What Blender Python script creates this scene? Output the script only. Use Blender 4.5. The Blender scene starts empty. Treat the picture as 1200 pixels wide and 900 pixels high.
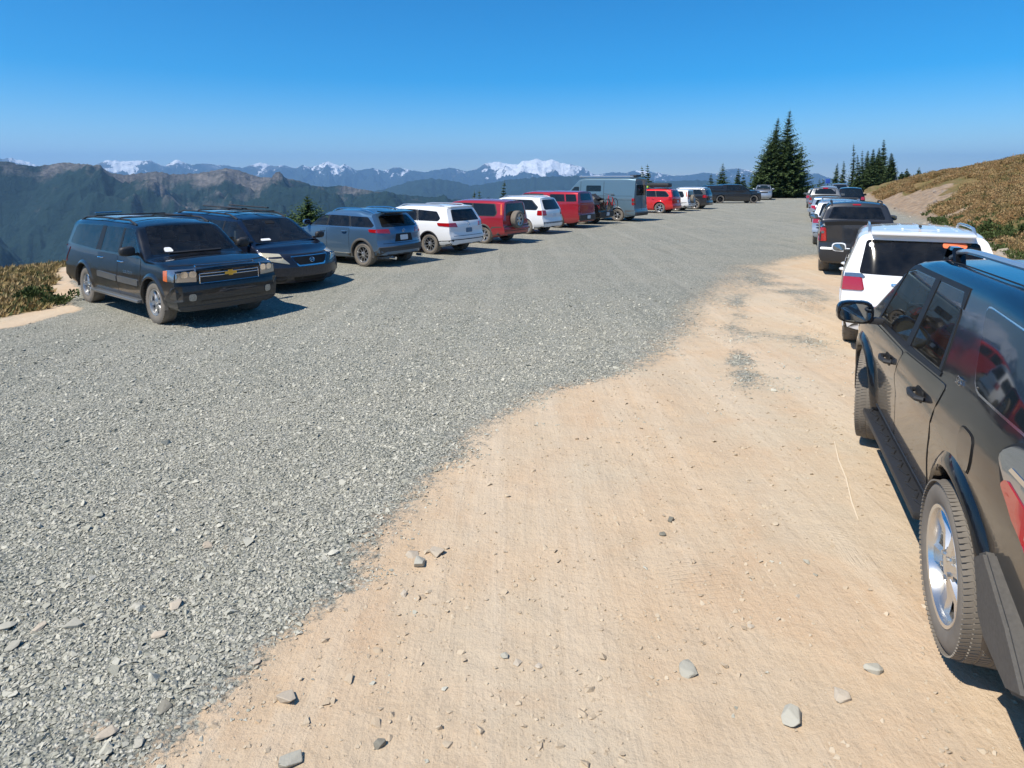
import bpy, bmesh, math, random
import numpy as np
from mathutils import Vector, Matrix, noise
from mathutils.bvhtree import BVHTree
from mathutils.geometry import tessellate_polygon

# ---------------------------------------------------------------- camera, world, sun, exposure
scene = bpy.context.scene
COL = scene.collection
F, CY, CX, Y0, EYE = 770.0, 270.0, 600.0, 210.0, 2.42
TH = math.atan((CY - Y0) / F)
cam = bpy.data.cameras.new('camera'); cam_o = bpy.data.objects.new('camera', cam); COL.objects.link(cam_o)
cam.sensor_width = 36; cam.lens = F / 1200 * 36
cam.shift_y = -(450 - CY) / 1200
cam.clip_start = 0.1; cam.clip_end = 200000
cam_o.location = (0, 0, EYE); cam_o.rotation_euler = (math.pi / 2 - TH, 0, 0)
scene.camera = cam_o
scene.render.resolution_x = 1024; scene.render.resolution_y = 768
SUN_EL = math.radians(55); SUN_V = Vector((-.80, -.60, 0)).normalized()
sd = Vector((SUN_V.x * math.cos(SUN_EL), SUN_V.y * math.cos(SUN_EL), math.sin(SUN_EL)))
world = bpy.data.worlds.new('World'); scene.world = world; world.use_nodes = True
wn = world.node_tree; bg = wn.nodes['Background']
sky = wn.nodes.new('ShaderNodeTexSky'); sky.sky_type = 'NISHITA'; sky.sun_disc = False
sky.sun_elevation = SUN_EL; sky.sun_rotation = math.atan2(SUN_V.x, SUN_V.y)
sky.altitude = 1800; sky.air_density = 1.0; sky.dust_density = 0.0; sky.ozone_density = 3.0
hs = wn.nodes.new('ShaderNodeHueSaturation'); hs.inputs['Saturation'].default_value = 1.66; hs.inputs['Hue'].default_value = 0.498
wn.links.new(sky.outputs[0], hs.inputs['Color']); wn.links.new(hs.outputs[0], bg.inputs[0]); bg.inputs[1].default_value = 0.12
sun = bpy.data.lights.new('sun', 'SUN'); sun.energy = 4.9; sun.angle = math.radians(0.53); sun.color = (1, .93, .82)
sun_o = bpy.data.objects.new('sun', sun); COL.objects.link(sun_o)
sun_o.rotation_euler = (-sd).to_track_quat('-Z', 'Y').to_euler()
scene.view_settings.view_transform = 'Standard'; scene.view_settings.look = 'None'
scene.view_settings.exposure = 0.36; scene.view_settings.gamma = 1.0
scene.render.engine = 'CYCLES'
scene.cycles.volume_bounces = 1

# ---------------------------------------------------------------- small helpers
def tag(o, label=None, cat=None, group=None, kind=None):
    if label: o['label'] = label
    if cat: o['category'] = cat
    if group: o['group'] = group
    if kind: o['kind'] = kind
    return o
def new_obj(name, me, parent=None, mats=None):
    o = bpy.data.objects.new(name, me); COL.objects.link(o)
    if parent is not None: o.parent = parent
    if mats is not None:
        for m in (mats if isinstance(mats, (list, tuple)) else [mats]): me.materials.append(m)
    return o
def empty(name, loc=(0, 0, 0), rz=0):
    o = bpy.data.objects.new(name, None); COL.objects.link(o); o.location = loc; o.rotation_euler = (0, 0, rz)
    o.empty_display_size = .2
    return o
def bm_obj(name, bm, mat, parent=None, smooth=True, sharp=35):
    me = bpy.data.meshes.new(name); bm.to_mesh(me); bm.free()
    if smooth:
        for p in me.polygons: p.use_smooth = True
        me.set_sharp_from_angle(angle=math.radians(sharp))
    return new_obj(name, me, parent, mat)
def mesh_np(name, V, Fc, mat, parent=None, smooth=False):
    me = bpy.data.meshes.new(name)
    V = np.asarray(V, np.float32); Fc = np.asarray(Fc, np.int32); k = Fc.shape[1]
    me.vertices.add(len(V)); me.vertices.foreach_set('co', V.ravel())
    me.loops.add(Fc.size); me.loops.foreach_set('vertex_index', Fc.ravel())
    me.polygons.add(len(Fc)); me.polygons.foreach_set('loop_start', np.arange(0, Fc.size, k, dtype=np.int32))
    me.polygons.foreach_set('loop_total', np.full(len(Fc), k, np.int32))
    me.update(calc_edges=True)
    if smooth: me.polygons.foreach_set('use_smooth', np.ones(len(Fc), bool))
    return new_obj(name, me, parent, mat)
def copy_tree(o, parent=None):
    c = o.copy(); COL.objects.link(c); c.parent = parent
    for ch in list(o.children): copy_tree(ch, c)
    return c
def sstep(a, b, x):
    t = np.clip((x - a) / (b - a), 0, 1); return t * t * (3 - 2 * t)

# ---------------------------------------------------------------- ground shape
EDGE = np.array([(-24, -6), (-17, 6), (-14.6, 13), (-13.1, 17.6), (-9.8, 21.4), (-6.4, 26), (-2, 33), (4, 43), (11, 53), (19, 66), (27, 80), (35, 98), (44, 125)], float)
RD = np.array((math.sin(math.radians(25.06)), math.cos(math.radians(25.06))))       # direction the lot runs
def edge_dist(x, y):
    """signed distance outside the lot's left edge (positive = beyond, on the slope)"""
    best = np.full(np.shape(x), 1e9); sg = np.zeros(np.shape(x))
    n = len(EDGE) - 1
    for i in range(n):
        a, b = EDGE[i], EDGE[i + 1]; d = b - a
        t = ((x - a[0]) * d[0] + (y - a[1]) * d[1]) / (d @ d)
        lo = -1e9 if i == 0 else 0; hi = 1e9 if i == n - 1 else 1
        t = np.clip(t, lo, hi)
        px, py = a[0] + t * d[0], a[1] + t * d[1]
        dist = np.hypot(x - px, y - py)
        s = (x - px) * (-d[1]) + (y - py) * d[0]
        m = dist < best
        best = np.where(m, dist, best); sg = np.where(m, np.sign(s), sg)
    return best * sg
def vnoise(x, y, s, seed=0.0):
    """cheap vectorised value noise, -1..1"""
    X = x / s + seed * 17.3; Y = y / s + seed * 5.1
    ix = np.floor(X).astype(np.int64); iy = np.floor(Y).astype(np.int64); fx = X - ix; fy = Y - iy
    fx = fx * fx * (3 - 2 * fx); fy = fy * fy * (3 - 2 * fy)
    def h(i, j):
        n = (i * 374761393 + j * 668265263 + int(seed * 1000) * 974634777) & 0xffffffff
        n = ((n ^ (n >> 13)) * 1274126177) & 0xffffffff
        return ((n ^ (n >> 16)) & 0xffff) / 32767.5 - 1
    return (h(ix, iy) * (1 - fx) * (1 - fy) + h(ix + 1, iy) * fx * (1 - fy) + h(ix, iy + 1) * (1 - fx) * fy + h(ix + 1, iy + 1) * fx * fy)
def fbm(x, y, s, o=4, seed=0.0):
    r = 0; a = 1
    for k in range(o): r = r + a * vnoise(x, y, s / 2 ** k, seed + k * .37); a *= .5
    return r / 1.9
def hill_s(x, y): return x * RD[1] - y * RD[0]
def hill_t(x, y): return x * RD[0] + y * RD[1]
BANK = 4.7
def ground_z(x, y, rough=True):
    x = np.asarray(x, float); y = np.asarray(y, float)
    s = hill_s(x, y); t = hill_t(x, y)
    z = .17 * np.exp(-((x - 4.6) / 3.6) ** 2 - ((y - 4.2) / 4.5) ** 2)
    z = z - .20 * sstep(-2.0, -5.0, x) * np.exp(-((y - 12.5) / 4.2) ** 2)
    # bank and meadow slope to the right
    b0 = BANK + .5 * vnoise(t, t * 0, 9.0, .3)
    d = s - b0
    bank = 1.35 * sstep(0, 4.2, d) * (1 + .35 * vnoise(x, y, 3.5, .8))
    up = .275 * np.clip(d - 3.2, 0, None) * (1 - .0 * d)
    up = 7.4 * (1 - np.exp(-up / 6.0))
    fade = 1 - .7 * sstep(85, 230, t)
    hh = np.where(d > 0, (bank + up) * fade, 0)
    if rough:
        hh = hh + np.where(d > 0, sstep(0, 2, d) * (.22 * fbm(x, y, 3.0, 4, .2) + .12 * fbm(x, y, .9, 3, .5)), 0)
    hh = hh * sstep(-30, -8, t)
    z = z + hh
    # drop beyond the left edge
    e = edge_dist(x, y)
    dd = np.clip(e - .6, 0, None)
    drop = dd * dd * .14; drop = np.where(dd > 2.0, .56 + (dd - 2.0) * .56, drop)
    z = z - drop * (1 - .0)
    if rough: z = z + sstep(0, 2, e) * (.18 * fbm(x, y, 4.0, 4, .9) + np.clip(e, 0, 400) * .02 * fbm(x, y, 40.0, 4, .7))
    # crest at the far end
    c = np.clip(t - 112, 0, None)
    z = z - np.minimum(c * c * .004, c * .22) * np.where(s > BANK + 3, .12, 1)
    r = np.hypot(x, y)
    z = np.maximum(z, -700 - 0 * r)
    far = sstep(220, 1500, r)
    z = z * (1 - far) + far * (-700)
    return z
def px(x, y, z=None):
    """photograph pixel -> point on the ground (or on the level z)"""
    a = (x - CX) / F; b = (CY - y) / F
    d = Vector((a, math.cos(TH) + b * math.sin(TH), -math.sin(TH) + b * math.cos(TH)))
    zz = 0.0 if z is None else z
    for k in range(12):
        t = (zz - EYE) / d.z if d.z < -1e-4 else 300
        p = Vector((0, 0, EYE)) + d * t
        if z is not None: break
        zz = .5 * zz + .5 * float(ground_z(p.x, p.y, False))
    p.z = float(ground_z(p.x, p.y)) if z is None else z
    return p
def pxd(x, depth):
    """ground point seen at column x at a forward depth"""
    X = (x - CX) / F * depth; return Vector((X, depth, float(ground_z(X, depth))))

# ---------------------------------------------------------------- materials
class NT:
    def __init__(s, name):
        s.m = bpy.data.materials.new(name); s.m.use_nodes = True; s.t = s.m.node_tree; s.b = s.t.nodes['Principled BSDF']
        s.out = s.t.nodes['Material Output']
    def n(s, typ, **k):
        o = s.t.nodes.new(typ)
        for a, v in k.items():
            if a.startswith('i_'):
                key = a[2:]; key = int(key) if key.isdigit() else key.replace('_', ' ')
                o.inputs[key].default_value = v
            else: setattr(o, a, v)
        return o
    def l(s, a, b): s.t.links.new(a, b)
    def noise(s, vec, scale, detail=4, rough=.55, dist=0):
        o = s.n('ShaderNodeTexNoise', i_Scale=scale, i_Detail=detail, i_Roughness=rough, i_Distortion=dist); s.l(vec, o.inputs['Vector']); return o.outputs['Fac']
    def vor(s, vec, scale, feature='F1', out='Distance'):
        o = s.n('ShaderNodeTexVoronoi', feature=feature, i_Scale=scale); s.l(vec, o.inputs['Vector']); return o.outputs[out]
    def ramp(s, fac, pts, interp='LINEAR'):
        o = s.n('ShaderNodeValToRGB'); s.l(fac, o.inputs[0]); r = o.color_ramp; r.interpolation = interp
        while len(r.elements) < len(pts): r.elements.new(.5)
        for e, (p, c) in zip(r.elements, pts):
            e.position = p; e.color = (*c, 1) if isinstance(c, tuple) else (c, c, c, 1)
        return o.outputs[0]
    def mix(s, fac, a, b, mode='MIX'):
        o = s.n('ShaderNodeMix', data_type='RGBA', blend_type=mode)
        for i, v in ((0, fac), (6, a), (7, b)):
            if isinstance(v, (int, float)): o.inputs[i].default_value = v
            elif isinstance(v, tuple): o.inputs[i].default_value = (*v, 1)
            else: s.l(v, o.inputs[i])
        return o.outputs[2]
    def math(s, op, a, b=None, clamp=False):
        o = s.n('ShaderNodeMath', operation=op, use_clamp=clamp)
        for i, v in enumerate((a, b)):
            if v is None: continue
            if isinstance(v, (int, float)): o.inputs[i].default_value = v
            else: s.l(v, o.inputs[i])
        return o.outputs[0]
    def mapr(s, v, a, b, c=0, d=1):
        o = s.n('ShaderNodeMapRange', i_1=a, i_2=b, i_3=c, i_4=d); s.l(v, o.inputs[0]); return o.outputs[0]
    def bump(s, h, strength, dist, normal=None):
        o = s.n('ShaderNodeBump', i_Strength=strength, i_Distance=dist); s.l(h, o.inputs['Height'])
        if normal is not None: s.l(normal, o.inputs['Normal'])
        return o.outputs[0]
    def coord(s, which='Object'): return s.n('ShaderNodeTexCoord').outputs[which]
    def pos(s): return s.n('ShaderNodeNewGeometry').outputs['Position']
    def attr(s, name):
        return s.n('ShaderNodeAttribute', attribute_name=name).outputs['Fac']
    def rand(s): return s.n('ShaderNodeObjectInfo').outputs['Random']
    def set(s, **k):
        for a, v in k.items():
            key = {'color': 'Base Color', 'rough': 'Roughness', 'metal': 'Metallic', 'normal': 'Normal', 'coat': 'Coat Weight', 'coatr': 'Coat Roughness', 'spec': 'Specular IOR Level', 'ior': 'IOR'}[a]
            if isinstance(v, (int, float)): s.b.inputs[key].default_value = v
            elif isinstance(v, tuple): s.b.inputs[key].default_value = (*v, 1)
            else: s.l(v, s.b.inputs[key])
        return s.m
def plain(name, c, rough=.5, metal=0, coat=0, var=.12, scale=18, bump=0):
    n = NT(name); v = n.coord(); f = n.noise(v, scale)
    col = n.mix(f, tuple(max(0, x * (1 - var)) for x in c), tuple(min(1, x * (1 + var)) for x in c))
    n.set(color=col, rough=rough, metal=metal, coat=coat, coatr=.04)
    if bump: n.set(normal=n.bump(f, bump, .01))
    return n.m
def paint(name, c, metal=.35, dust=.35, rough=.32):
    """car paint: clear coat over flakes, road dust lying thicker low on the body"""
    n = NT(name); v = n.coord(); sep = n.n('ShaderNodeSeparateXYZ'); n.l(v, sep.inputs[0])
    low = n.mapr(sep.outputs['Z'], 1.0, .25, 0, 1)
    nz = n.noise(v, 2.6, 6, .6, .4); nz2 = n.noise(v, 24, 4)
    d = n.math('MULTIPLY', n.math('ADD', n.math('MULTIPLY', n.math('POWER', low, 1.3), .8), n.math('MULTIPLY', n.mapr(nz, .42, .7), .12)), dust, True)
    d = n.math('MULTIPLY', d, n.mapr(nz2, .2, .75, .6, 1.1), True)
    col = n.mix(d, c, (.30, .27, .225))
    n.set(color=col, metal=n.math('MULTIPLY', n.math('SUBTRACT', 1.0, d, True), metal), rough=n.mapr(d, 0, .8, rough, .8), spec=.08, coat=n.mapr(d, 0, .7, 1, 0), coatr=n.mapr(nz2, .3, .7, .02, .07))
    return n.m
M = {}
M['black_paint'] = paint('black_paint', (.005, .006, .009), .2, .05)
M['black_dusty'] = paint('black_dusty', (.006, .007, .010), .2, .40)
M['navy'] = paint('navy_paint', (.008, .013, .030), .4, .25)
M['steel_blue'] = paint('steel_blue_paint', (.09, .175, .28), .6, .25)
M['white'] = paint('white_paint', (.78, .79, .80), .0, .22)
M['dark_red'] = paint('dark_red_paint', (.36, .022, .034), .3, .22)
M['red'] = paint('red_paint', (.62, .02, .022), .2, .15)
M['van_blue'] = paint('van_blue_paint', (.115, .185, .235), .2, .2)
M['grey'] = paint('grey_paint', (.035, .037, .042), .5, .22)
M['silver'] = paint('silver_paint', (.42, .45, .49), .65, .25)
M['silver_blue'] = paint('silver_blue_paint', (.30, .37, .46), .6, .25)
M['mid_grey'] = paint('mid_grey_paint', (.16, .17, .18), .55, .3)
def glass_mat(name, c=(.010, .013, .015), rough=.02):
    n = NT(name); v = n.coord(); nz = n.noise(v, 3, 5)
    n.set(color=n.mix(n.mapr(nz, .45, .8), c, tuple(x * 1.5 + .002 for x in c)), rough=n.mapr(nz, .3, .7, rough, rough + .05), spec=.5); return n.m
M['glass'] = glass_mat('tinted_glass'); M['glass_clear'] = glass_mat('windscreen_glass', (.010, .016, .018), .02)
def see_glass(name, tint):
    n = NT(name); fr = n.n('ShaderNodeFresnel', i_IOR=1.55); tr = n.n('ShaderNodeBsdfTransparent'); tr.inputs[0].default_value = (*tint, 1); gl = n.n('ShaderNodeBsdfGlossy', i_Roughness=.02)
    nz = n.noise(n.coord(), 5, 5); df = n.n('ShaderNodeBsdfDiffuse'); df.inputs[0].default_value = (.30, .28, .25, 1)
    mx = n.n('ShaderNodeMixShader'); n.l(fr.outputs[0], mx.inputs[0]); n.l(tr.outputs[0], mx.inputs[1]); n.l(gl.outputs[0], mx.inputs[2])
    m2 = n.n('ShaderNodeMixShader'); n.l(n.mapr(nz, .3, .8, .01, .07), m2.inputs[0]); n.l(mx.outputs[0], m2.inputs[1]); n.l(df.outputs[0], m2.inputs[2]); n.l(m2.outputs[0], n.out.inputs['Surface']); return n.m
M['see_clear'] = see_glass('clear_glass', (.62, .70, .68)); M['see_dark'] = see_glass('privacy_glass', (.10, .11, .12))
M['cabin'] = plain('cabin_grey', (.045, .045, .047), .8); M['seat'] = plain('seat_fabric', (.085, .085, .09), .85)
M['plastic'] = plain('black_plastic', (.022, .022, .023), .55, bump=.1, scale=120)
M['plastic_dusty'] = plain('dusty_black_plastic', (.075, .070, .063), .75, bump=.15, scale=60, var=.35)
M['seam'] = plain('panel_gap', (.004, .004, .004), .7)
M['well'] = plain('wheel_well', (.012, .011, .010), .9)
M['trim'] = plain('window_surround', (.006, .006, .007), .55)
M['alloy_bright'] = plain('bright_alloy', (.62, .62, .61), .24, .9, var=.06)
M['chrome'] = plain('chrome', (.75, .76, .77), .12, 1)
M['alloy'] = plain('alloy', (.50, .50, .50), .32, .85, var=.08)
M['alloy_dark'] = plain('dark_alloy', (.04, .04, .042), .4, .6)
M['rubber'] = plain('tyre_rubber', (.055, .050, .044), .85, var=.45, scale=9, bump=.15)
M['rubber_dusty'] = plain('dusty_tyre_rubber', (.17, .15, .125), .9, var=.35, scale=7, bump=.15)
def lens(name, c, rough=.08):
    n = NT(name); v = n.coord(); w = n.n('ShaderNodeTexWave', i_Scale=90.0); n.l(v, w.inputs[0])
    n.set(color=n.mix(w.outputs['Fac'], c, tuple(x * .72 for x in c)), rough=rough, coat=1, coatr=.02, spec=.8); return n.m
M['lamp_red'] = lens('red_lens', (.42, .008, .010)); M['lamp_clear'] = lens('clear_lens', (.34, .36, .38), .06); M['lamp_clear'].node_tree.nodes['Principled BSDF'].inputs['Metallic'].default_value = .75; M['lamp_orange'] = lens('amber_lens', (.75, .16, .03))
M['lamp_yellowed'] = lens('yellowed_lens', (.55, .50, .36), .2); M['plate'] = plain('plate', (.62, .66, .70), .4); M['gold'] = plain('gold', (.65, .42, .08), .3, .8)
M['sticker_orange'] = plain('orange_sticker', (.95, .16, .05), .6); M['sticker_white'] = plain('white_sticker', (.8, .8, .8), .6); M['ink'] = plain('sticker_ink', (.05, .02, .02), .6)
M['hi_vis'] = plain('hi_vis', (.45, .75, .08), .6)

# ---------------------------------------------------------------- car body
def smooth_prof(pts, r=.07):
    xs = np.array([p[0] for p in pts]); zs = np.array([p[1] for p in pts]); o = np.argsort(xs); xs, zs = xs[o], zs[o]
    def f(u):
        return float(np.mean([np.interp(u + d * r, xs, zs) for d in (-1.5, -1, -.5, 0, .5, 1, 1.5)]))
    return f
def body_mesh(S):
    W, uf, ur = S['W'], S['uf'], S['ur']
    T = smooth_prof(S['T'], S.get('Tr', .06)) if not S.get('sharpT') else (lambda u, xs=sorted(S['T']): float(np.interp(u, [p[0] for p in xs], [p[1] for p in xs])))
    B = smooth_prof(S['belt'], .1)
    bx = [p[0] for p in S['bottom']]; bz = [p[1] for p in S['bottom']]
    prof = S.get('prof', [(.15, .88), (.3, .94), (.5, .985), (.72, 1.0), (.92, .99), (1.15, .965)])
    pz = [p[0] for p in prof]; pw = [p[1] for p in prof]
    tum = S.get('tumble', .36); rcm = S.get('rc', .11); crown = S.get('crown', .045)
    us = set(np.linspace(ur, uf, S.get('nst', 64)).tolist())
    for u, _ in S['T']:
        if ur < u < uf: us.add(u)
    us = sorted(us); us = [u for i, u in enumerate(us) if i == 0 or u - us[i - 1] > .004]
    NB, NL, NU, NA = 7, 8, 6, 5
    nose = S['nose']; tail = S['tail']; kf, kr = S.get('kf', .22), S.get('kr', .12); Lf, Lr = S.get('Lf', .9), S.get('Lr', 1.1)
    nz, no = [p[0] for p in nose], [p[1] for p in nose]; tz, to = [p[0] for p in tail], [p[1] for p in tail]
    def defo(u0, y, z):
        u = u0; a = min(1, abs(y) / W)
        w = float(sstep(uf - Lf, uf, u0))
        if w > 0: u -= w * (np.interp(z, nz, no) + kf * a ** 2.6)
        w = float(sstep(ur + Lr, ur, u0)) if False else (0 if u0 > ur + Lr else (lambda q: q * q * (3 - 2 * q))((ur + Lr - u0) / Lr))
        if w > 0: u += w * (np.interp(z, tz, to) + kr * a ** 3)
        return u
    verts = []; rings = []
    for u0 in us:
        t = T(u0); zb = float(np.interp(u0, bx, bz)); b = min(B(u0), t - .12); b = max(b, zb + .05)
        plan = 1 - .045 * max(0, (u0 - (uf - 1.0)) / 1.0) ** 2 - .03 * max(0, (ur + 1.0 - u0) / 1.0) ** 2
        wf = lambda z: W * plan * float(np.interp(z, pz, pw))
        half = []
        wb_ = wf(zb) * .96
        for i in range(NB): half.append((wb_ * i / NB, zb))
        half.append((wb_, zb + .02))
        for j in range(1, NL + 1):
            z = zb + .02 + (b - zb - .02) * j / NL; half.append((wf(z), z))
        wB = wf(b); rc = min(rcm, (t - b) * .55); cr = min(crown, (t - b) * .35)
        zt = t - cr - rc
        for j in range(1, NU + 1):
            z = b + (zt - b) * j / NU; half.append((wB - tum * (z - b), z))
        wt = wB - tum * (zt - b)
        for j in range(1, NA + 1):
            a = math.pi / 2 * j / NA; half.append((wt - rc * (1 - math.cos(a)) - tum * rc * .5 * math.sin(a), zt + rc * math.sin(a)))
        wc = half[-1][0]
        for i in range(1, NB + 1):
            y = wc * (1 - i / NB); half.append((y, t - cr * (y / wc) ** 2))
        n = len(half); idx = []
        for (y, z) in half: verts.append((defo(u0, y, z), y, z)); idx.append(len(verts) - 1)
        for k in range(n - 2, 0, -1):
            y, z = half[k]; verts.append((defo(u0, y, z), -y, z)); idx.append(len(verts) - 1)
        rings.append(idx)
        if u0 == us[0] or u0 == us[-1]:
            if u0 == us[0]: half0 = half
            else: half1 = half
    faces = []; m = len(rings[0])
    for a, b in zip(rings[:-1], rings[1:]):
        for k in range(m):
            k2 = (k + 1) % m; faces.append((a[k], b[k], b[k2], a[k2]))
    R = NL + NU + NA; nh = len(half0)
    def cap(half, ring, u0, flip):
        def rid(i, j):  # boundary index
            if j == 0: k = abs(i); sgn = i
            elif j == R: k = nh - 1 - abs(i); sgn = i
            else: k = NB + j; sgn = i
            if k in (0, nh - 1) or sgn >= 0: return ring[k]
            return ring[m - k]
        P = lambda i, j: np.array((lambda v: (v[1], v[2]))(verts[rid(i, j)]))
        grid = {}
        for i in range(-NB, NB + 1):
            for j in range(R + 1):
                if abs(i) == NB or j in (0, R): grid[i, j] = rid(i, j); continue
                s_ = (i + NB) / (2 * NB); t_ = j / R
                p = (1 - t_) * P(i, 0) + t_ * P(i, R) + (1 - s_) * P(-NB, j) + s_ * P(NB, j) - ((1 - s_) * (1 - t_) * P(-NB, 0) + s_ * (1 - t_) * P(NB, 0) + (1 - s_) * t_ * P(-NB, R) + s_ * t_ * P(NB, R))
                verts.append((defo(u0, p[0], p[1]), p[0], p[1])); grid[i, j] = len(verts) - 1
        for i in range(-NB, NB):
            for j in range(R):
                q = (grid[i, j], grid[i + 1, j], grid[i + 1, j + 1], grid[i, j + 1])
                faces.append(q if flip else q[::-1])
    cap(half0, rings[0], us[0], False); cap(half1, rings[-1], us[-1], True)
    bm = bmesh.new(); vs = [bm.verts.new(v) for v in verts]
    for f in faces:
        try: bm.faces.new([vs[i] for i in f])
        except ValueError: pass
    bmesh.ops.recalc_face_normals(bm, faces=bm.faces)
    return bm
def round_poly(pts, r=.03, n=3):
    out = []; N = len(pts)
    for i in range(N):
        p0, p, p1 = Vector(pts[i - 1][:2]), Vector(pts[i][:2]), Vector(pts[(i + 1) % N][:2])
        rr = pts[i][2] if len(pts[i]) > 2 else r
        a, b = p0 - p, p1 - p; la, lb = a.length, b.length
        k = min(rr, la * .45, lb * .45)
        if k < .002: out.append(p); continue
        A, Bv = p + a.normalized() * k, p + b.normalized() * k
        for j in range(n + 1):
            t = j / n; out.append((1 - t) ** 2 * A + 2 * t * (1 - t) * p + t * t * Bv)
    return out
def box_bm(bm, c, s, rot=None, bev=0):
    r = bmesh.ops.create_cube(bm, size=1); vs = r['verts']
    Mx = Matrix.Translation(c) @ (rot if rot is not None else Matrix.Identity(4)) @ Matrix.Diagonal((*s, 1))
    bmesh.ops.transform(bm, matrix=Mx, verts=vs)
    if bev:
        es = list({e for v in vs for e in v.link_edges}); bmesh.ops.bevel(bm, geom=es, offset=bev, segments=2, affect='EDGES', profile=.6)
def tube_bm(bm, pts, r, n=8, caps=True, sq=1.0):
    pts = [Vector(p) for p in pts]; rings = []
    for i, p in enumerate(pts):
        d = (pts[min(i + 1, len(pts) - 1)] - pts[max(i - 1, 0)]).normalized()
        up = Vector((0, 0, 1)) if abs(d.z) < .9 else Vector((1, 0, 0)); a = d.cross(up).normalized(); b = a.cross(d).normalized()
        rr = r[i] if isinstance(r, (list, tuple)) else r
        rings.append([bm.verts.new(p + (a * math.cos(2 * math.pi * k / n) + b * sq * math.sin(2 * math.pi * k / n)) * rr) for k in range(n)])
    for A, Bq in zip(rings[:-1], rings[1:]):
        for k in range(n): bm.faces.new((A[k], A[(k + 1) % n], Bq[(k + 1) % n], Bq[k]))
    if caps: bm.faces.new(rings[0][::-1]); bm.faces.new(rings[-1])
def lathe_bm(bm, prof, n=40, axis='Y', closed=False):
    """prof: (radius, offset along the axis)"""
    rings = []
    for r, o in prof:
        ring = []
        for k in range(n):
            a = 2 * math.pi * k / n
            ring.append(bm.verts.new((r * math.cos(a), o, r * math.sin(a))))
        rings.append(ring)
    pr = list(zip(rings[:-1], rings[1:]))
    if closed: pr.append((rings[-1], rings[0]))
    for A, Bq in pr:
        for k in range(n): bm.faces.new((A[k], A[(k + 1) % n], Bq[(k + 1) % n], Bq[k]))
    return rings
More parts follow.
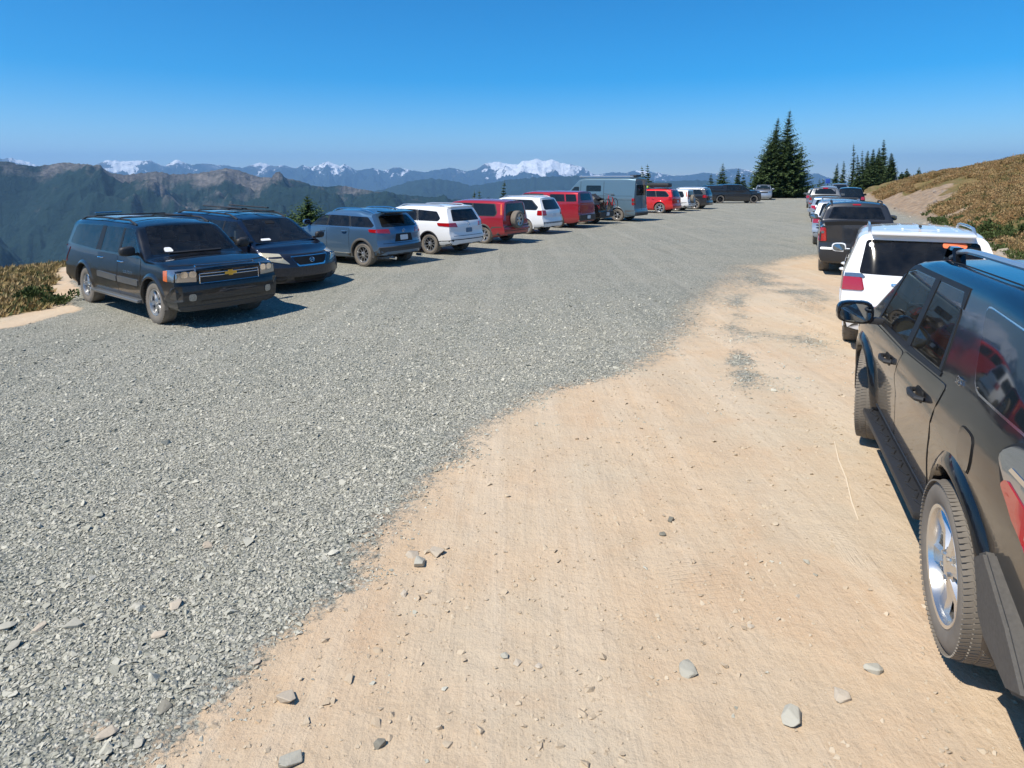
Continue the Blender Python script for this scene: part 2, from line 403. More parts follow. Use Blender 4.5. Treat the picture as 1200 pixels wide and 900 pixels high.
class Car:
    def __init__(s, name, S, detail=2):
        s.S = S; s.detail = detail; s.ox = S['wb'] / 2
        s.root = empty(name)
        bm = body_mesh(S)
        s.bvh = BVHTree.FromBMesh(bm)
        s.body = bm_obj('body', bm, [M[S['paint']], M['well']], s.root, sharp=40)
        for mdl in S.get('cuts', []): s.cut(*mdl)
        R = S['R']; aw = R * S.get('archk', 1.13)
        cb = bmesh.new()
        for u in (0, -S['wb']):
            for sg in (1, -1):
                b2 = bmesh.new(); r = lathe_bm(b2, [(aw, -.17), (aw, .19)], 36); b2.faces.new(r[0]); b2.faces.new(r[1][::-1])
                bmesh.ops.translate(b2, vec=(u, sg * (S['W'] - .16), R + .01), verts=b2.verts); bmesh.ops.recalc_face_normals(b2, faces=b2.faces)
                me = bpy.data.meshes.new('t'); b2.to_mesh(me); b2.free(); cb.from_mesh(me); bpy.data.meshes.remove(me)
        s.boolean(cb)
    def boolean(s, bm, mi=1):
        for f in bm.faces: f.material_index = mi
        me = bpy.data.meshes.new('cut'); bm.to_mesh(me); bm.free(); me.materials.append(s.body.data.materials[0]); me.materials.append(s.body.data.materials[1])
        o = bpy.data.objects.new('cut', me); COL.objects.link(o)
        md = s.body.modifiers.new('b', 'BOOLEAN'); md.operation = 'DIFFERENCE'; md.solver = 'EXACT'; md.object = o
        try: md.material_mode = 'INDEX'
        except Exception: pass
        bpy.context.view_layer.update()
        ev = s.body.evaluated_get(bpy.context.evaluated_depsgraph_get()); nm = bpy.data.meshes.new_from_object(ev)
        s.body.modifiers.clear(); old = s.body.data; s.body.data = nm; nm.name = 'body'; bpy.data.objects.remove(o); bpy.data.meshes.remove(old); bpy.data.meshes.remove(me)
        nm.set_sharp_from_angle(angle=math.radians(40))
    def hollow(s, sides, ws, rw, cowl, belt, clear=(0,)):
        """open the cabin: hollow it, cut the window openings, furnish it"""
        S = s.S; T = smooth_prof(S['T'], .06); ur = S['ur']; tz = [p[0] for p in S['tail']]; to = [p[1] for p in S['tail']]; tum = S.get('tumble', .36); W = S['W']; kr = S.get('kr', .12)
        u1 = cowl - .04; rear = S.get('cab_back', ur); bm = bmesh.new(); rings = []
        for k in range(26):
            u0 = (rear + .12) + (u1 - rear - .12) * k / 25; t = max(T(u0) - .085, belt + .03); w0 = W - .13; w2 = W - .10 - tum * (t - belt) - .06; ring = []
            for y, z in ((w0, .55), (w0, belt), (w2, t), (-w2, t), (-w0, belt), (-w0, .55)):
                lim = (ur + .13 + kr + float(np.interp(z, tz, to))) if rear == ur else rear + .12
                ring.append(bm.verts.new((max(u0, lim + .0006 * k), y, z)))
            rings.append(ring)
        for A, B in zip(rings[:-1], rings[1:]):
            for j in range(6): bm.faces.new((A[j], A[(j + 1) % 6], B[(j + 1) % 6], B[j]))
        bm.faces.new(rings[0][::-1]); bm.faces.new(rings[-1]); bmesh.ops.recalc_face_normals(bm, faces=bm.faces); s.boolean(bm)
        def prism(bm, P, ax, a, b):
            P = round_poly(P, .045); f = (lambda p, q: (p[0], q, p[1])) if ax == 'y' else (lambda p, q: (q, p[0], p[1]))
            A = [bm.verts.new(f(p, a)) for p in P]; B = [bm.verts.new(f(p, b)) for p in P]
            bm.faces.new(A); bm.faces.new(B[::-1])
            for j in range(len(P)): bm.faces.new((A[j], A[j - 1], B[j - 1], B[j]))
        bm = bmesh.new()
        for P in sides: prism(bm, P, 'y', -1.3, 1.3)
        bmesh.ops.recalc_face_normals(bm, faces=bm.faces); s.boolean(bm)
        bm = bmesh.new(); 
        if ws: prism(bm, ws, 'x', S['uf'] + .2, cowl - .95)
        if rw: prism(bm, rw, 'x', ur - .4, (rear if rear != ur else ur + .55) + .35)
        bmesh.ops.recalc_face_normals(bm, faces=bm.faces); s.boolean(bm)
        zf = .48
        def seat(u, y, w):
            b2 = bmesh.new(); box_bm(b2, (u, y, zf + .20), (.50, w, .20), bev=.05); box_bm(b2, (u - .27, y, zf + .52), (.15, w, .62), Matrix.Rotation(.18, 4, 'Y'), bev=.05)
            n = 1 if w < .7 else 3
            for q in range(n): box_bm(b2, (u - .36, y + (q - (n - 1) / 2) * .44, zf + .92), (.10, .26, .17), bev=.04)
            bm_obj('seat', b2, M['seat'], s.root)
        fu = cowl - 1.02
        for y in (.38, -.38): seat(fu, y, .50)
        if rear == ur or True:
            if fu - .95 > rear + .55: seat(fu - .92, 0, 1.28)
            if fu - 1.85 > rear + .75: seat(fu - 1.80, 0, 1.2)
        b2 = bmesh.new(); box_bm(b2, (cowl - .30, 0, belt - .13), (.44, W * 2 - .36, .24), bev=.06); bm_obj('dashboard', b2, M['cabin'], s.root)
        b2 = bmesh.new(); pts = [(0, .19 * math.cos(a), .19 * math.sin(a)) for a in np.linspace(0, 2 * math.pi, 19)]; tube_bm(b2, pts, .016, 6, caps=False); tube_bm(b2, [(0, -.18, 0), (0, .18, 0)], .02, 5)
        bmesh.ops.transform(b2, matrix=Matrix.Translation((cowl - .60, .38, belt - .03)) @ Matrix.Rotation(-.4, 4, 'Y'), verts=b2.verts); bm_obj('steering_wheel', b2, M['cabin'], s.root)
    def cut(s, c, sz, mi=1):
        bm = bmesh.new(); box_bm(bm, c, sz); s.boolean(bm, mi)
    def frame(s, d, sg):
        if d == 'side': D, e1, e2 = (0, 1, 0), (1, 0, 0), (0, 0, 1)
        elif d == 'front': D, e1, e2 = (1, 0, 0), (0, 1, 0), (0, 0, 1)
        elif d == 'rear': D, e1, e2 = (-1, 0, 0), (0, 1, 0), (0, 0, 1)
        elif d == 'top': D, e1, e2 = (0, 0, 1), (1, 0, 0), (0, 1, 0)
        else:
            a = math.radians(d); D = (math.cos(a), math.sin(a), 0); e1 = (-math.sin(a), math.cos(a), 0); e2 = (0, 0, 1)
        k = Vector((1, sg, 1)); return [Vector(v) * k for v in (D, e1, e2)]
    def point(s, d, a, b, off=0, sg=1):
        D, e1, e2 = s.frame(d, sg); o = e1 * a + e2 * b + D * 6 + (Vector((-1.4, 0, 0)) if isinstance(d, (int, float)) else Vector())
        h, n, i, dist = s.bvh.ray_cast(o, -D)
        if h is None: return None
        return h + n * off
    def panel(s, name, mat, d, poly, off=.004, sg=1, r=.03, grid=.12, thick=.012, parent=None, label=None, orig=None):
        D, e1, e2 = s.frame(d, sg); base = Vector((-1.4, 0, 0)) if isinstance(d, (int, float)) else Vector()
        P = round_poly(poly, r, 3 if s.detail > 1 else 2)
        bm = bmesh.new(); vs = [bm.verts.new((p[0], p[1], 0)) for p in P]
        try: f = bm.faces.new(vs)
        except ValueError: bm.free(); return None
        xs = [p[0] for p in P]; ys = [p[1] for p in P]
        g = grid if s.detail > 1 or grid < .06 else grid * 1.6
        for ax, lo, hi in ((0, min(xs), max(xs)), (1, min(ys), max(ys))):
            n = max(1, int((hi - lo) / g))
            for k in range(1, n):
                c = lo + (hi - lo) * k / n; co = Vector((c, 0, 0)) if ax == 0 else Vector((0, c, 0)); no = Vector((1, 0, 0)) if ax == 0 else Vector((0, 1, 0))
                bmesh.ops.bisect_plane(bm, geom=bm.verts[:] + bm.edges[:] + bm.faces[:], plane_co=co, plane_no=no)
        hits = {}; ds = []
        for v in bm.verts:
            o = e1 * v.co.x + e2 * v.co.y + D * 6 + base
            h, n, i, dist = s.bvh.ray_cast(o, -D)
            if h is not None and n.dot(D) > .05: hits[v] = (h, n); ds.append(dist)
        md = float(np.median(ds)) if ds else 5
        for v in bm.verts:
            if v in hits: h, n = hits[v]
            else:
                q = e1 * v.co.x + e2 * v.co.y + D * (6 - md) + base
                h, n, i, dist = s.bvh.find_nearest(q)
                if n.dot(D) < 0: n = D
            v.co = h + n * off
        bmesh.ops.recalc_face_normals(bm, faces=bm.faces)
        tot = Vector()
        for f in bm.faces: tot += f.normal * f.calc_area()
        if tot.dot(D) < 0: bmesh.ops.reverse_faces(bm, faces=bm.faces)
        tn = tot.normalized() * (1 if tot.dot(D) > 0 else -1)
        be = [e for e in bm.edges if e.is_boundary]
        ex = bmesh.ops.extrude_edge_only(bm, edges=be)
        bmesh.ops.translate(bm, vec=-tn * (off + thick), verts=[g for g in ex['geom'] if isinstance(g, bmesh.types.BMVert)])
        bmesh.ops.recalc_face_normals(bm, faces=bm.faces)
        tot2 = Vector()
        for f in bm.faces: tot2 += f.normal * f.calc_area()
        if tot2.dot(D) < 0: bmesh.ops.reverse_faces(bm, faces=bm.faces)
        o = bm_obj(name, bm, mat if not isinstance(mat, str) else M[mat], parent or s.root, sharp=38)
        if label: o['label'] = label
        return o
    def both(s, *a, **k): return [s.panel(*a, sg=g, **k) for g in (1, -1)]
    def door(s, poly, sg, name='door', r=.05, d='side', off=.004):
        c = Vector((sum(p[0] for p in poly) / len(poly), sum(p[1] for p in poly) / len(poly)))
        if s.detail > 1:
            def grow(k):
                out = []
                for i, p in enumerate(poly):
                    a = Vector(poly[i - 1][:2]); b = Vector(poly[(i + 1) % len(poly)][:2]); q = Vector(p[:2])
                    n1 = (q - a).normalized(); n2 = (b - q).normalized(); n = Vector((n1.y + n2.y, -(n1.x + n2.x)))
                    if n.length < .01: n = (q - c)
                    n.normalize()
                    if n.dot(q - c) < 0 and len(poly) <= 4: n = -n
                    out.append((q + n * k).to_tuple() + tuple(p[2:]))
                return out
            # orientation
            A = sum(poly[i - 1][0] * poly[i][1] - poly[i][0] * poly[i - 1][1] for i in range(len(poly)))
            k = .007 if A > 0 else -.007
            s.panel('door_gap', 'seam', d, grow(k), off=.0012, sg=sg, r=r, thick=.003, grid=.10)
        return s.panel(name, M[s.S['paint']], d, poly, off=off, sg=sg, r=r, thick=.002, grid=.10)
    def box(s, name, mat, c, sz, bev=.01, rot=None, parent=None, mirror=True):
        out = []
        for sg in ((1, -1) if mirror else (1,)):
            bm = bmesh.new(); box_bm(bm, (c[0], c[1] * sg, c[2]), sz, rot, bev); out.append(bm_obj(name, bm, M[mat], parent or s.root))
        return out
    def tube(s, name, mat, pts, r, n=8, mirror=False, parent=None, sq=1.0):
        out = []
        for sg in ((1, -1) if mirror else (1,)):
            bm = bmesh.new(); tube_bm(bm, [(p[0], p[1] * sg, p[2]) for p in pts], r, n, sq=sq); bmesh.ops.recalc_face_normals(bm, faces=bm.faces); out.append(bm_obj(name, bm, M[mat], parent or s.root))
        return out
    def wheels(s):
        S = s.S; R, Rr, w = S['R'], S['Rr'], S.get('tw', .25); hi = s.detail > 2; nn = 56 if hi else (36 if s.detail > 1 else 22)
        tm = M['rubber_dusty' if S.get('dusty_tyre', 1) else 'rubber']; h = w / 2
        bm = bmesh.new()
        lathe_bm(bm, [(Rr - .01, -h * .8), (Rr + .005, -h * .9), (Rr + .03, -h * .97), ((R + Rr) / 2, -h * 1.02), (R - .035, -h * .96), (R - .008, -h * .82), (R, -h * .55), (R, h * .55), (R - .008, h * .82), (R - .035, h * .96), ((R + Rr) / 2, h * 1.02), (Rr + .03, h * .97), (Rr + .005, h * .9), (Rr - .01, h * .8)], nn, closed=True)
        if s.detail > 1:
            nl = 96 if hi else 48
            for k in range(nl):
                a = 2 * math.pi * k / nl
                cols = ((-.78, .0), (-.32, .5), (.12, .2), (.52, .7), (.84, .4)) if hi else ((-.7, 0), (0, .5), (.7, 0))
                for yy, ph in cols:
                    aa = a + ph * 2 * math.pi / nl; rr = R - .001 if abs(yy) < .6 else R - .007
                    box_bm(bm, (rr * math.cos(aa), yy * h, rr * math.sin(aa)), (.007, w * (.16 if hi else .24), 2 * math.pi * R / nl * .72), Matrix.Rotation(-aa, 4, 'Y') @ Matrix.Rotation(.25 * (1 if yy > 0 else -1), 4, 'X'))
        bmesh.ops.recalc_face_normals(bm, faces=bm.faces)
        tyre = bpy.data.meshes.new('tyre'); bm.to_mesh(tyre); bm.free(); [setattr(p, 'use_smooth', True) for p in tyre.polygons]; tyre.set_sharp_from_angle(angle=.6); tyre.materials.append(tm)
        # barrel with brake disc behind the spokes
        bm = bmesh.new()
        lathe_bm(bm, [(Rr - .012, h * .86), (Rr - .02, h * .5), (Rr - .03, -h * .7), (Rr * .62, -h * .7), (Rr * .62, h * .05), (.001, h * .05)], nn)
        bmesh.ops.recalc_face_normals(bm, faces=bm.faces)
        barrel = bpy.data.meshes.new('wheel'); bm.to_mesh(barrel); bm.free(); [setattr(p, 'use_smooth', True) for p in barrel.polygons]; barrel.set_sharp_from_angle(angle=.6); barrel.materials.append(M['well'])
        bm = bmesh.new(); yo = h * .78
        lathe_bm(bm, [(Rr - .012, yo - .05), (Rr + .008, yo + .012), (Rr + .004, yo + .02), (Rr - .012, yo + .016), (Rr - .022, yo - .01), (Rr - .025, yo - .05)], nn, closed=True)
        ns = S.get('spokes', 5); ty = S.get('spoke_type', 'wide')
        hub = S.get('hub', .07)
        lathe_bm(bm, [(hub, yo - .05), (hub, yo - .012), (hub * .45, yo + .004), (.001, yo + .006)], max(16, nn // 2))
        for k in range(ns):
            for dd in ((-1, 1) if ty == 'twin' else (0,)):
                a = 2 * math.pi * k / ns + math.pi / 2
                w0, w1 = {'wide': (.032, .055), 'twin': (.012, .017), 'thin': (.018, .022)}[ty]
                sp = (2 * math.pi / ns) * .23 * dd
                r0, r1 = hub * .8, Rr - .015
                Pq = []
                for (r_, wd, yy, aa) in ((r0, w0, yo - .004, a + sp * .6), ((r0 + r1) / 2, (w0 + w1) / 2 * .9, yo - .018, a + sp * .9), (r1, w1, yo - .006, a + sp * 1.15)):
                    c_ = Vector((math.cos(aa), 0, math.sin(aa))); t_ = Vector((-math.sin(aa), 0, math.cos(aa)))
                    Pq.append([c_ * r_ + t_ * wd + Vector((0, yy - .022, 0)), c_ * r_ + t_ * wd * .7 + Vector((0, yy, 0)), c_ * r_ - t_ * wd * .7 + Vector((0, yy, 0)), c_ * r_ - t_ * wd + Vector((0, yy - .022, 0))])
                V = [[bm.verts.new(p) for p in q] for q in Pq]
                for A, Bq in zip(V[:-1], V[1:]):
                    for j in range(3): bm.faces.new((A[j], A[j + 1], Bq[j + 1], Bq[j]))
        if s.detail > 1:
            for k in range(5):
                a = 2 * math.pi * (k + .5) / 5; b3 = bmesh.new(); lathe_bm(b3, [(.011, -.01), (.011, .012), (.001, .014)], 6); bmesh.ops.translate(b3, vec=(hub * .68 * math.cos(a), yo - .004, hub * .68 * math.sin(a)), verts=b3.verts)
                me = bpy.data.meshes.new('t'); b3.to_mesh(me); b3.free(); bm.from_mesh(me); bpy.data.meshes.remove(me)
        bmesh.ops.recalc_face_normals(bm, faces=bm.faces)
        rim = bpy.data.meshes.new('rim'); bm.to_mesh(rim); bm.free(); [setattr(p, 'use_smooth', True) for p in rim.polygons]; rim.set_sharp_from_angle(angle=.5); rim.materials.append(M[S.get('rim', 'alloy')])
        s.wm = (barrel, tyre, rim)
        for u in (0, -S['wb']):
            for sg in (1, -1):
                s.wheel_at((u, sg * (S['W'] - S.get('win', .05) - w / 2 - (S.get('front_in', 0) if u == 0 else 0)), R), (0 if sg > 0 else math.pi) + (S.get('steer', 0) if u == 0 else 0), .7 * (u + 1) + sg)
    def wheel_at(s, loc, rz, spin=0, name='wheel'):
        wo = bpy.data.objects.new(name, s.wm[0]); COL.objects.link(wo); wo.parent = s.root; wo.location = loc
        wo.rotation_euler = (Matrix.Rotation(rz, 3, 'Z') @ Matrix.Rotation(spin, 3, 'Y')).to_euler()
        for nme, me in (('tyre', s.wm[1]), ('rim', s.wm[2])):
            o = bpy.data.objects.new(nme, me); COL.objects.link(o); o.parent = wo
        return wo
    def flares(s, mat, wd=.075, out=.028, lo=-18):
        S = s.S; R = S['R'] * S.get('archk', 1.13) - .004
        for u in (0, -S['wb']):
            for sg in (1, -1):
                bm = bmesh.new(); rows = []
                for k in range(25):
                    a = math.radians(lo + (180 - 2 * lo) * k / 24); row = []
                    for rr, oo in ((R, -.06), (R, out * .75), (R + wd * .15, out), (R + wd * .55, out * .72), (R + wd, -.003)):
                        q = (u + rr * math.cos(a), S['R'] + .01 + rr * math.sin(a))
                        qq = (q[0], max(q[1], .20))
                        h, n, i, d_ = s.bvh.ray_cast(Vector((q[0], sg * 6, max(q[1], .26))), Vector((0, -sg, 0)))
                        y = abs(h.y) if h is not None else S['W'] * .93
                        y = max(y, S['W'] * .94)
                        row.append(bm.verts.new((q[0], sg * (y + oo), qq[1])))
                    rows.append(row)
                for A, Bq in zip(rows[:-1], rows[1:]):
                    for j in range(4): bm.faces.new((A[j], A[j + 1], Bq[j + 1], Bq[j]))
                bmesh.ops.recalc_face_normals(bm, faces=bm.faces)
                tot = sum((f.normal.y * f.calc_area() for f in bm.faces))
                if tot * sg < 0: bmesh.ops.reverse_faces(bm, faces=bm.faces)
                bm_obj('fender_flare', bm, M[mat], s.root, sharp=50)
    def mirror_part(s, u, z, sz=(.13, .24, .17), mat=None, gap=.05):
        S = s.S; h = s.point('side', u, z - .06); y0 = abs(h.y) if h else S['W'] * .95
        for sg in (1, -1):
            cy = y0 + gap + sz[1] / 2
            bm = bmesh.new(); bmesh.ops.create_uvsphere(bm, u_segments=16, v_segments=10, radius=.5)
            for v in bm.verts:
                c = v.co; e = .62
                c = Vector([math.copysign(abs(x * 2) ** e, x) / 2 for x in c])
                k = 1 - .12 * (c.y + .5)
                v.co = Vector((c.x * sz[0], c.y * sz[1] * 1, c.z * sz[2] * k))
                if v.co.x < -sz[0] * .28: v.co.x = -sz[0] * .28
                v.co.x += -.10 * abs(v.co.y) * .6
            bmesh.ops.transform(bm, matrix=Matrix.Translation((u, cy * sg, z)) @ Matrix.Diagonal((1, sg, 1, 1)), verts=bm.verts)
            bmesh.ops.recalc_face_normals(bm, faces=bm.faces)
            hs = bm_obj('wing_mirror', bm, M[mat or S['paint']], s.root)
            bm = bmesh.new(); box_bm(bm, (u - .01, (y0 + gap * .4) * sg, z - sz[2] * .32), (.07, gap + .10, .05), bev=.012); bm_obj('mirror_arm', bm, M['plastic'], hs)
            if s.detail > 1:
                bm = bmesh.new(); g = [(math.copysign(abs(math.cos(a)) ** .7, math.cos(a)) * sz[1] * .41, math.copysign(abs(math.sin(a)) ** .7, math.sin(a)) * sz[2] * .38) for a in [2 * math.pi * k / 20 for k in range(20)]]
                bm.faces.new([bm.verts.new((u - sz[0] * .28 - .10 * abs(p[0]) * .6 - .004, (cy + p[0]) * sg, z + p[1])) for p in g])
                bmesh.ops.recalc_face_normals(bm, faces=bm.faces)
                for f in bm.faces:
                    if f.normal.x > 0: f.normal_flip()
                bm_obj('mirror_glass', bm, M['mirror'], hs, smooth=False)
    def handles(s, pts, mat=None, L=.19):
        for sg in (1, -1):
            for (u, z), dr in pts:
                h = s.point('side', u, z, 0, sg)
                if h is None: continue
                par = dr[0 if sg > 0 else 1] if dr else s.root
                bm = bmesh.new(); y = h.y
                tube_bm(bm, [(u - L / 2, y, z), (u - L / 2 + .02, y + sg * .035, z), (u, y + sg * .048, z), (u + L / 2 - .02, y + sg * .035, z), (u + L / 2, y, z)], [.014, .017, .018, .017, .014], 8)
                bmesh.ops.recalc_face_normals(bm, faces=bm.faces)
                bm_obj('handle', bm, M[mat or s.S['paint']], par)
                if s.detail > 2: s.panel('handle_cup', 'seam', 'side', [(u - .075, z - .04), (u + .075, z - .04), (u + .075, z + .04), (u - .075, z + .04)], off=.0055, sg=sg, r=.04, thick=.002)
    def text(s, txt, size, d, a, b, sg=1, mat='chrome', ext=.004, flip=False, name='badge'):
        h = s.point(d, a, b, 0, sg)
        if h is None: return
        D, e1, e2 = s.frame(d, sg); h, n, i, dist = s.bvh.ray_cast(e1 * a + e2 * b + D * 6, -D)
        cu = bpy.data.curves.new('t', 'FONT'); cu.body = txt; cu.size = size; cu.extrude = ext; cu.align_x = 'CENTER'; cu.align_y = 'CENTER'; cu.resolution_u = 2
        to = bpy.data.objects.new('t', cu); COL.objects.link(to); bpy.context.view_layer.update()
        me = bpy.data.meshes.new_from_object(to.evaluated_get(bpy.context.evaluated_depsgraph_get())); bpy.data.objects.remove(to)
        zax = n.normalized(); xax = Vector((0, 0, 1)).cross(zax).normalized(); yax = zax.cross(xax)
        me.transform(Matrix.Translation(h + n * .006) @ Matrix((xax, yax, zax)).transposed().to_4x4())
        me.materials.clear(); me.name = name
        return new_obj(name, me, s.root, M[mat])
    def place(s, X, Y, yaw, label, group=None, gz=None, cat=None, axle=True):
        c, sn = math.cos(yaw), math.sin(yaw); wb = s.S['wb']
        # shift parts so that the origin is the middle of the wheelbase
        for ch in s.root.children: ch.location.x += wb / 2
        x, y = X - c * wb / 2 * (1 if axle else 0), Y - sn * wb / 2 * (1 if axle else 0)
        if gz is None:
            f, r = float(ground_z(x + c * wb / 2, y + sn * wb / 2, False)), float(ground_z(x - c * wb / 2, y - sn * wb / 2, False))
            gz = (f + r) / 2; s.root.rotation_euler = Matrix.Rotation(yaw, 3, 'Z').to_euler(); s.root.rotation_euler.y = -math.atan2(f - r, wb)
        else: s.root.rotation_euler = (0, 0, yaw)
        s.root.location = (x, y, gz - .008)
        tag(s.root, label, cat or s.S['cat'], group)
        return s
M['mirror'] = plain('mirror_glass', (.25, .30, .36), .03, 1, var=.02)

def std(c, o):
    """windows, doors, lamps shared by most bodies; o overrides"""
    S = c.S; hi = c.detail
    # side glass
    dlo = o['dlo']; ws = o['windscreen']; sw = o['side_windows']
    if hi > 1:
        c.hollow(sw, ws, o.get('rear_window'), o.get('cowl_u', -.35), S['belt'][1][1] if S['belt'][1][0] == -1 else 1.1)
        for q, w in enumerate(sw): c.both('window', M['see_clear' if q == 0 or o.get('clear') else 'see_dark'], 'side', w, off=.001, r=.045, thick=.004)
        for w, v in zip(sw[:-1], sw[1:]):
            wr = sorted(w, key=lambda p: p[0])[:2]; vf = sorted(v, key=lambda p: -p[0])[:2]
            wr.sort(key=lambda p: p[1]); vf.sort(key=lambda p: p[1])
            c.both('pillar_cover', M['trim'], 'side', [(wr[0][0] - .004, wr[0][1]), (wr[1][0] - .004, wr[1][1]), (vf[1][0] + .004, vf[1][1]), (vf[0][0] + .004, vf[0][1])], off=.004, r=.0)
        c.panel('windscreen', 'see_clear', 'front', ws, off=.001, r=.06, thick=.004)
        if 'rear_window' in o: c.panel('rear_window', M['see_dark'], 'rear', o['rear_window'], off=.001, r=.07, thick=.004)
    else:
        for sg in (1, -1): c.panel('window_trim', o.get('trim', 'trim'), 'side', dlo, off=.003, sg=sg, r=.05)
        for w in sw: c.both('window', M[o.get('glass', 'glass')], 'side', w, off=.007, r=o.get('wr', .045))
    if hi < 2: c.panel('windscreen_trim', 'plastic', 'front', [(p[0] * 1.03, p[1] + (-.02 if p[1] < o['wsm'] else .015)) for p in ws], off=.003, r=.05)
    if hi < 2: c.panel('windscreen', 'glass_clear', 'front', ws, off=.007, r=.06)
    if hi < 2 and 'rear_window' in o: c.panel('rear_window', M['glass'], 'rear', o['rear_window'], off=.007, r=.07)
    doors = []
    for p in o.get('doors', []): doors.append([c.door(p, sg) for sg in (1, -1)])
    if o.get('handles'): c.handles([(h, doors[i] if i < len(doors) else None) for i, h in enumerate(o['handles'])], o.get('handle_mat'))
    if 'mirror' in o: c.mirror_part(*o['mirror'], mat=o.get('mirror_mat'), sz=o.get('mirror_size', (.13, .24, .17)))
    for nme, mat, d, poly, off in o.get('both', []): c.both(nme, mat, d, poly, off=off, grid=.05 if 'light' in nme else .12)
    for nme, mat, d, poly, off in o.get('one', []): c.panel(nme, mat, d, poly, off=off)
    if 'rails' in o:
        u0, u1, y, mat = o['rails']; pts = []
        def top(u, yy):
            h = c.bvh.ray_cast(Vector((u, yy, 4)), Vector((0, 0, -1)))[0]; return h.z if h else S['H']
        n = 9
        for k in range(n + 1):
            u = u0 + (u1 - u0) * k / n; e = min(k, n - k); pts.append((u, y, top(u, y) + (.0 if e == 0 else .055)))
        c.tube('roof_rail', mat, pts, .02, mirror=True)
        for u in o.get('bars', []):
            z = top(u, y) + .085
            c.tube('roof_bar', 'plastic', [(u, -y - .03, z - .02), (u, -y, z), (u, y, z), (u, y + .03, z - .02)], .022, sq=.6)
    c.wheels()
    if 'flare' in o: c.flares(*o['flare'])
    c.box('underbody', 'well', (-(S['wb']) / 2, 0, .34), (S['wb'] + .9, S['W'] * 1.3, .16), mirror=False)
def D3(phi, pts):
    a = math.radians(phi)
    return [(-math.sin(a) * (p[0] + 1.4) + math.cos(a) * p[1], p[2]) + tuple(p[3:]) for p in pts]
def auto(paint, L, W2, H, wb, fo, R=.36, belt=1.05, hood=1.0, cowl=-.35, rf=-1.1, back=.3, hoodtop=None, cat='SUV', uB=-1.35, uC=None, dlo_r=None, sl=.0, **kw):
    W = W2 / 2; uf = fo; ur = fo - L; uC = uC if uC is not None else -wb + .28
    ch = hoodtop or hood + .06
    S = dict(paint=paint, W=W, H=H, wb=wb, uf=uf, ur=ur, R=R, Rr=R * .66, cat=cat,
             T=[(ur, H - .05 - sl), (ur + .35, H - .02 - sl), ((ur + rf) / 2, H), (rf - .45, H - .012), (rf, H - .075), (cowl, ch), ((cowl + uf) / 2, (ch + hood) / 2 + .035), (uf - .25, hood), (uf, hood - .07)],
             belt=[(ur, belt + .03), (-1, belt), (uf, belt - .12)],
             bottom=[(ur, .34), (ur + .6, .24), (-wb / 2, .20), (uf - .6, .20), (uf, .22)],
             nose=[(.2, .16), (.34, .03), (.55, 0), (.70, .03), (hood - .12, .06), (hood, .16), (hood + .15, .22)],
             tail=[(.25, .10), (.42, .01), (.60, 0), (.66, .05), (.85, .06), (belt, .09), (H - .12, back), (H, back + .02)])
    S.update(kw)
    zt = H - .15 - sl; zb = belt + .035
    dr = dlo_r or [(ur + back + .42, zt - .02), (ur + .42, zb + .12)]
    slope = (rf - cowl) / (H - .075 - ch)
    fb = cowl - .14 + slope * (zb - ch) * .6; ft = fb + slope * (zt - zb) * .98
    o = dict(cowl_u=cowl, dlo=[(fb + .12, zb - .012), (ft + .03, zt + .012), (dr[0][0] - .02, dr[0][1] + .012), (dr[1][0] - .02, dr[1][1]), (dr[1][0] + .05, zb - .012)],
             side_windows=[[(fb + .03, zb + .01), (ft, zt - .01), (uB + .035, zt), (uB + .035, zb + .01)],
                           [(uB - .035, zb + .01), (uB - .035, zt), (uC + .12, zt - .005), (uC + .0, zb + .01)],
                           [(uC - .06, zb + .012), (uC + .05, zt - .01), (dr[0][0] + .02, dr[0][1] - .015), (dr[1][0] + .02, dr[1][1] - .02), (dr[1][0] + .09, zb + .012)]],
             windscreen=[(-W * .80, ch + .035), (W * .80, ch + .035), (W * .64, H - .115), (-W * .64, H - .115)], wsm=(ch + H) / 2,
             rear_window=[(-W * .76, belt + .05), (W * .76, belt + .05), (W * .62, H - .15 - sl), (-W * .62, H - .15 - sl)],
             doors=[[(-.44, .36), (uB + .005, .34), (uB + .005, zb - .03), (fb - .03, zb - .03), (-.46, zb - .16)],
                    [(uB - .010, .34), (-wb + R + .16, .36), (-wb + R + .14, .60), (uC + .02, .86), (uC + .0, zb - .03), (uB - .010, zb - .03)]],
             handles=[(uB + .17, zb - .13), (uC + .20, zb - .12)], mirror=(fb - .02, zb + .09),
             both=[('headlight', 'lamp_clear', 38, D3(38, [(uf - .12, W * .55, hood - .26), (uf - .62, W * .98, hood - .22), (uf - .66, W * .98, hood - .08), (uf - .16, W * .6, hood - .10)]), .006),
                   ('tail_light', 'lamp_red', 145, D3(145, [(ur + .1, W * .68, belt - .20), (ur + .45, W * .97, belt - .20), (ur + .42, W * .96, belt + .02), (ur + .15, W * .70, belt + .02)]), .008)],
             one=[('grille', 'plastic', 'front', [(-W * .52, hood - .30), (W * .52, hood - .30), (W * .55, hood - .12), (-W * .55, hood - .12)], .005),
                  ('lower_grille', 'plastic', 'front', [(-W * .6, .30), (W * .6, .30), (W * .66, .50), (-W * .66, .50)], .004),
                  ('number_plate', 'plate', 'rear', [(-.155, .78), (.155, .78), (.155, .93), (-.155, .93)], .012),
                  ('rear_bumper_trim', 'plastic', 'rear', [(-W * .9, .34), (W * .9, .34), (W * .92, .52), (-W * .92, .52)], .006)])
    return S, o

def car(S, o, name, detail=2):
    c = Car(name, S, detail); std(c, o); return c

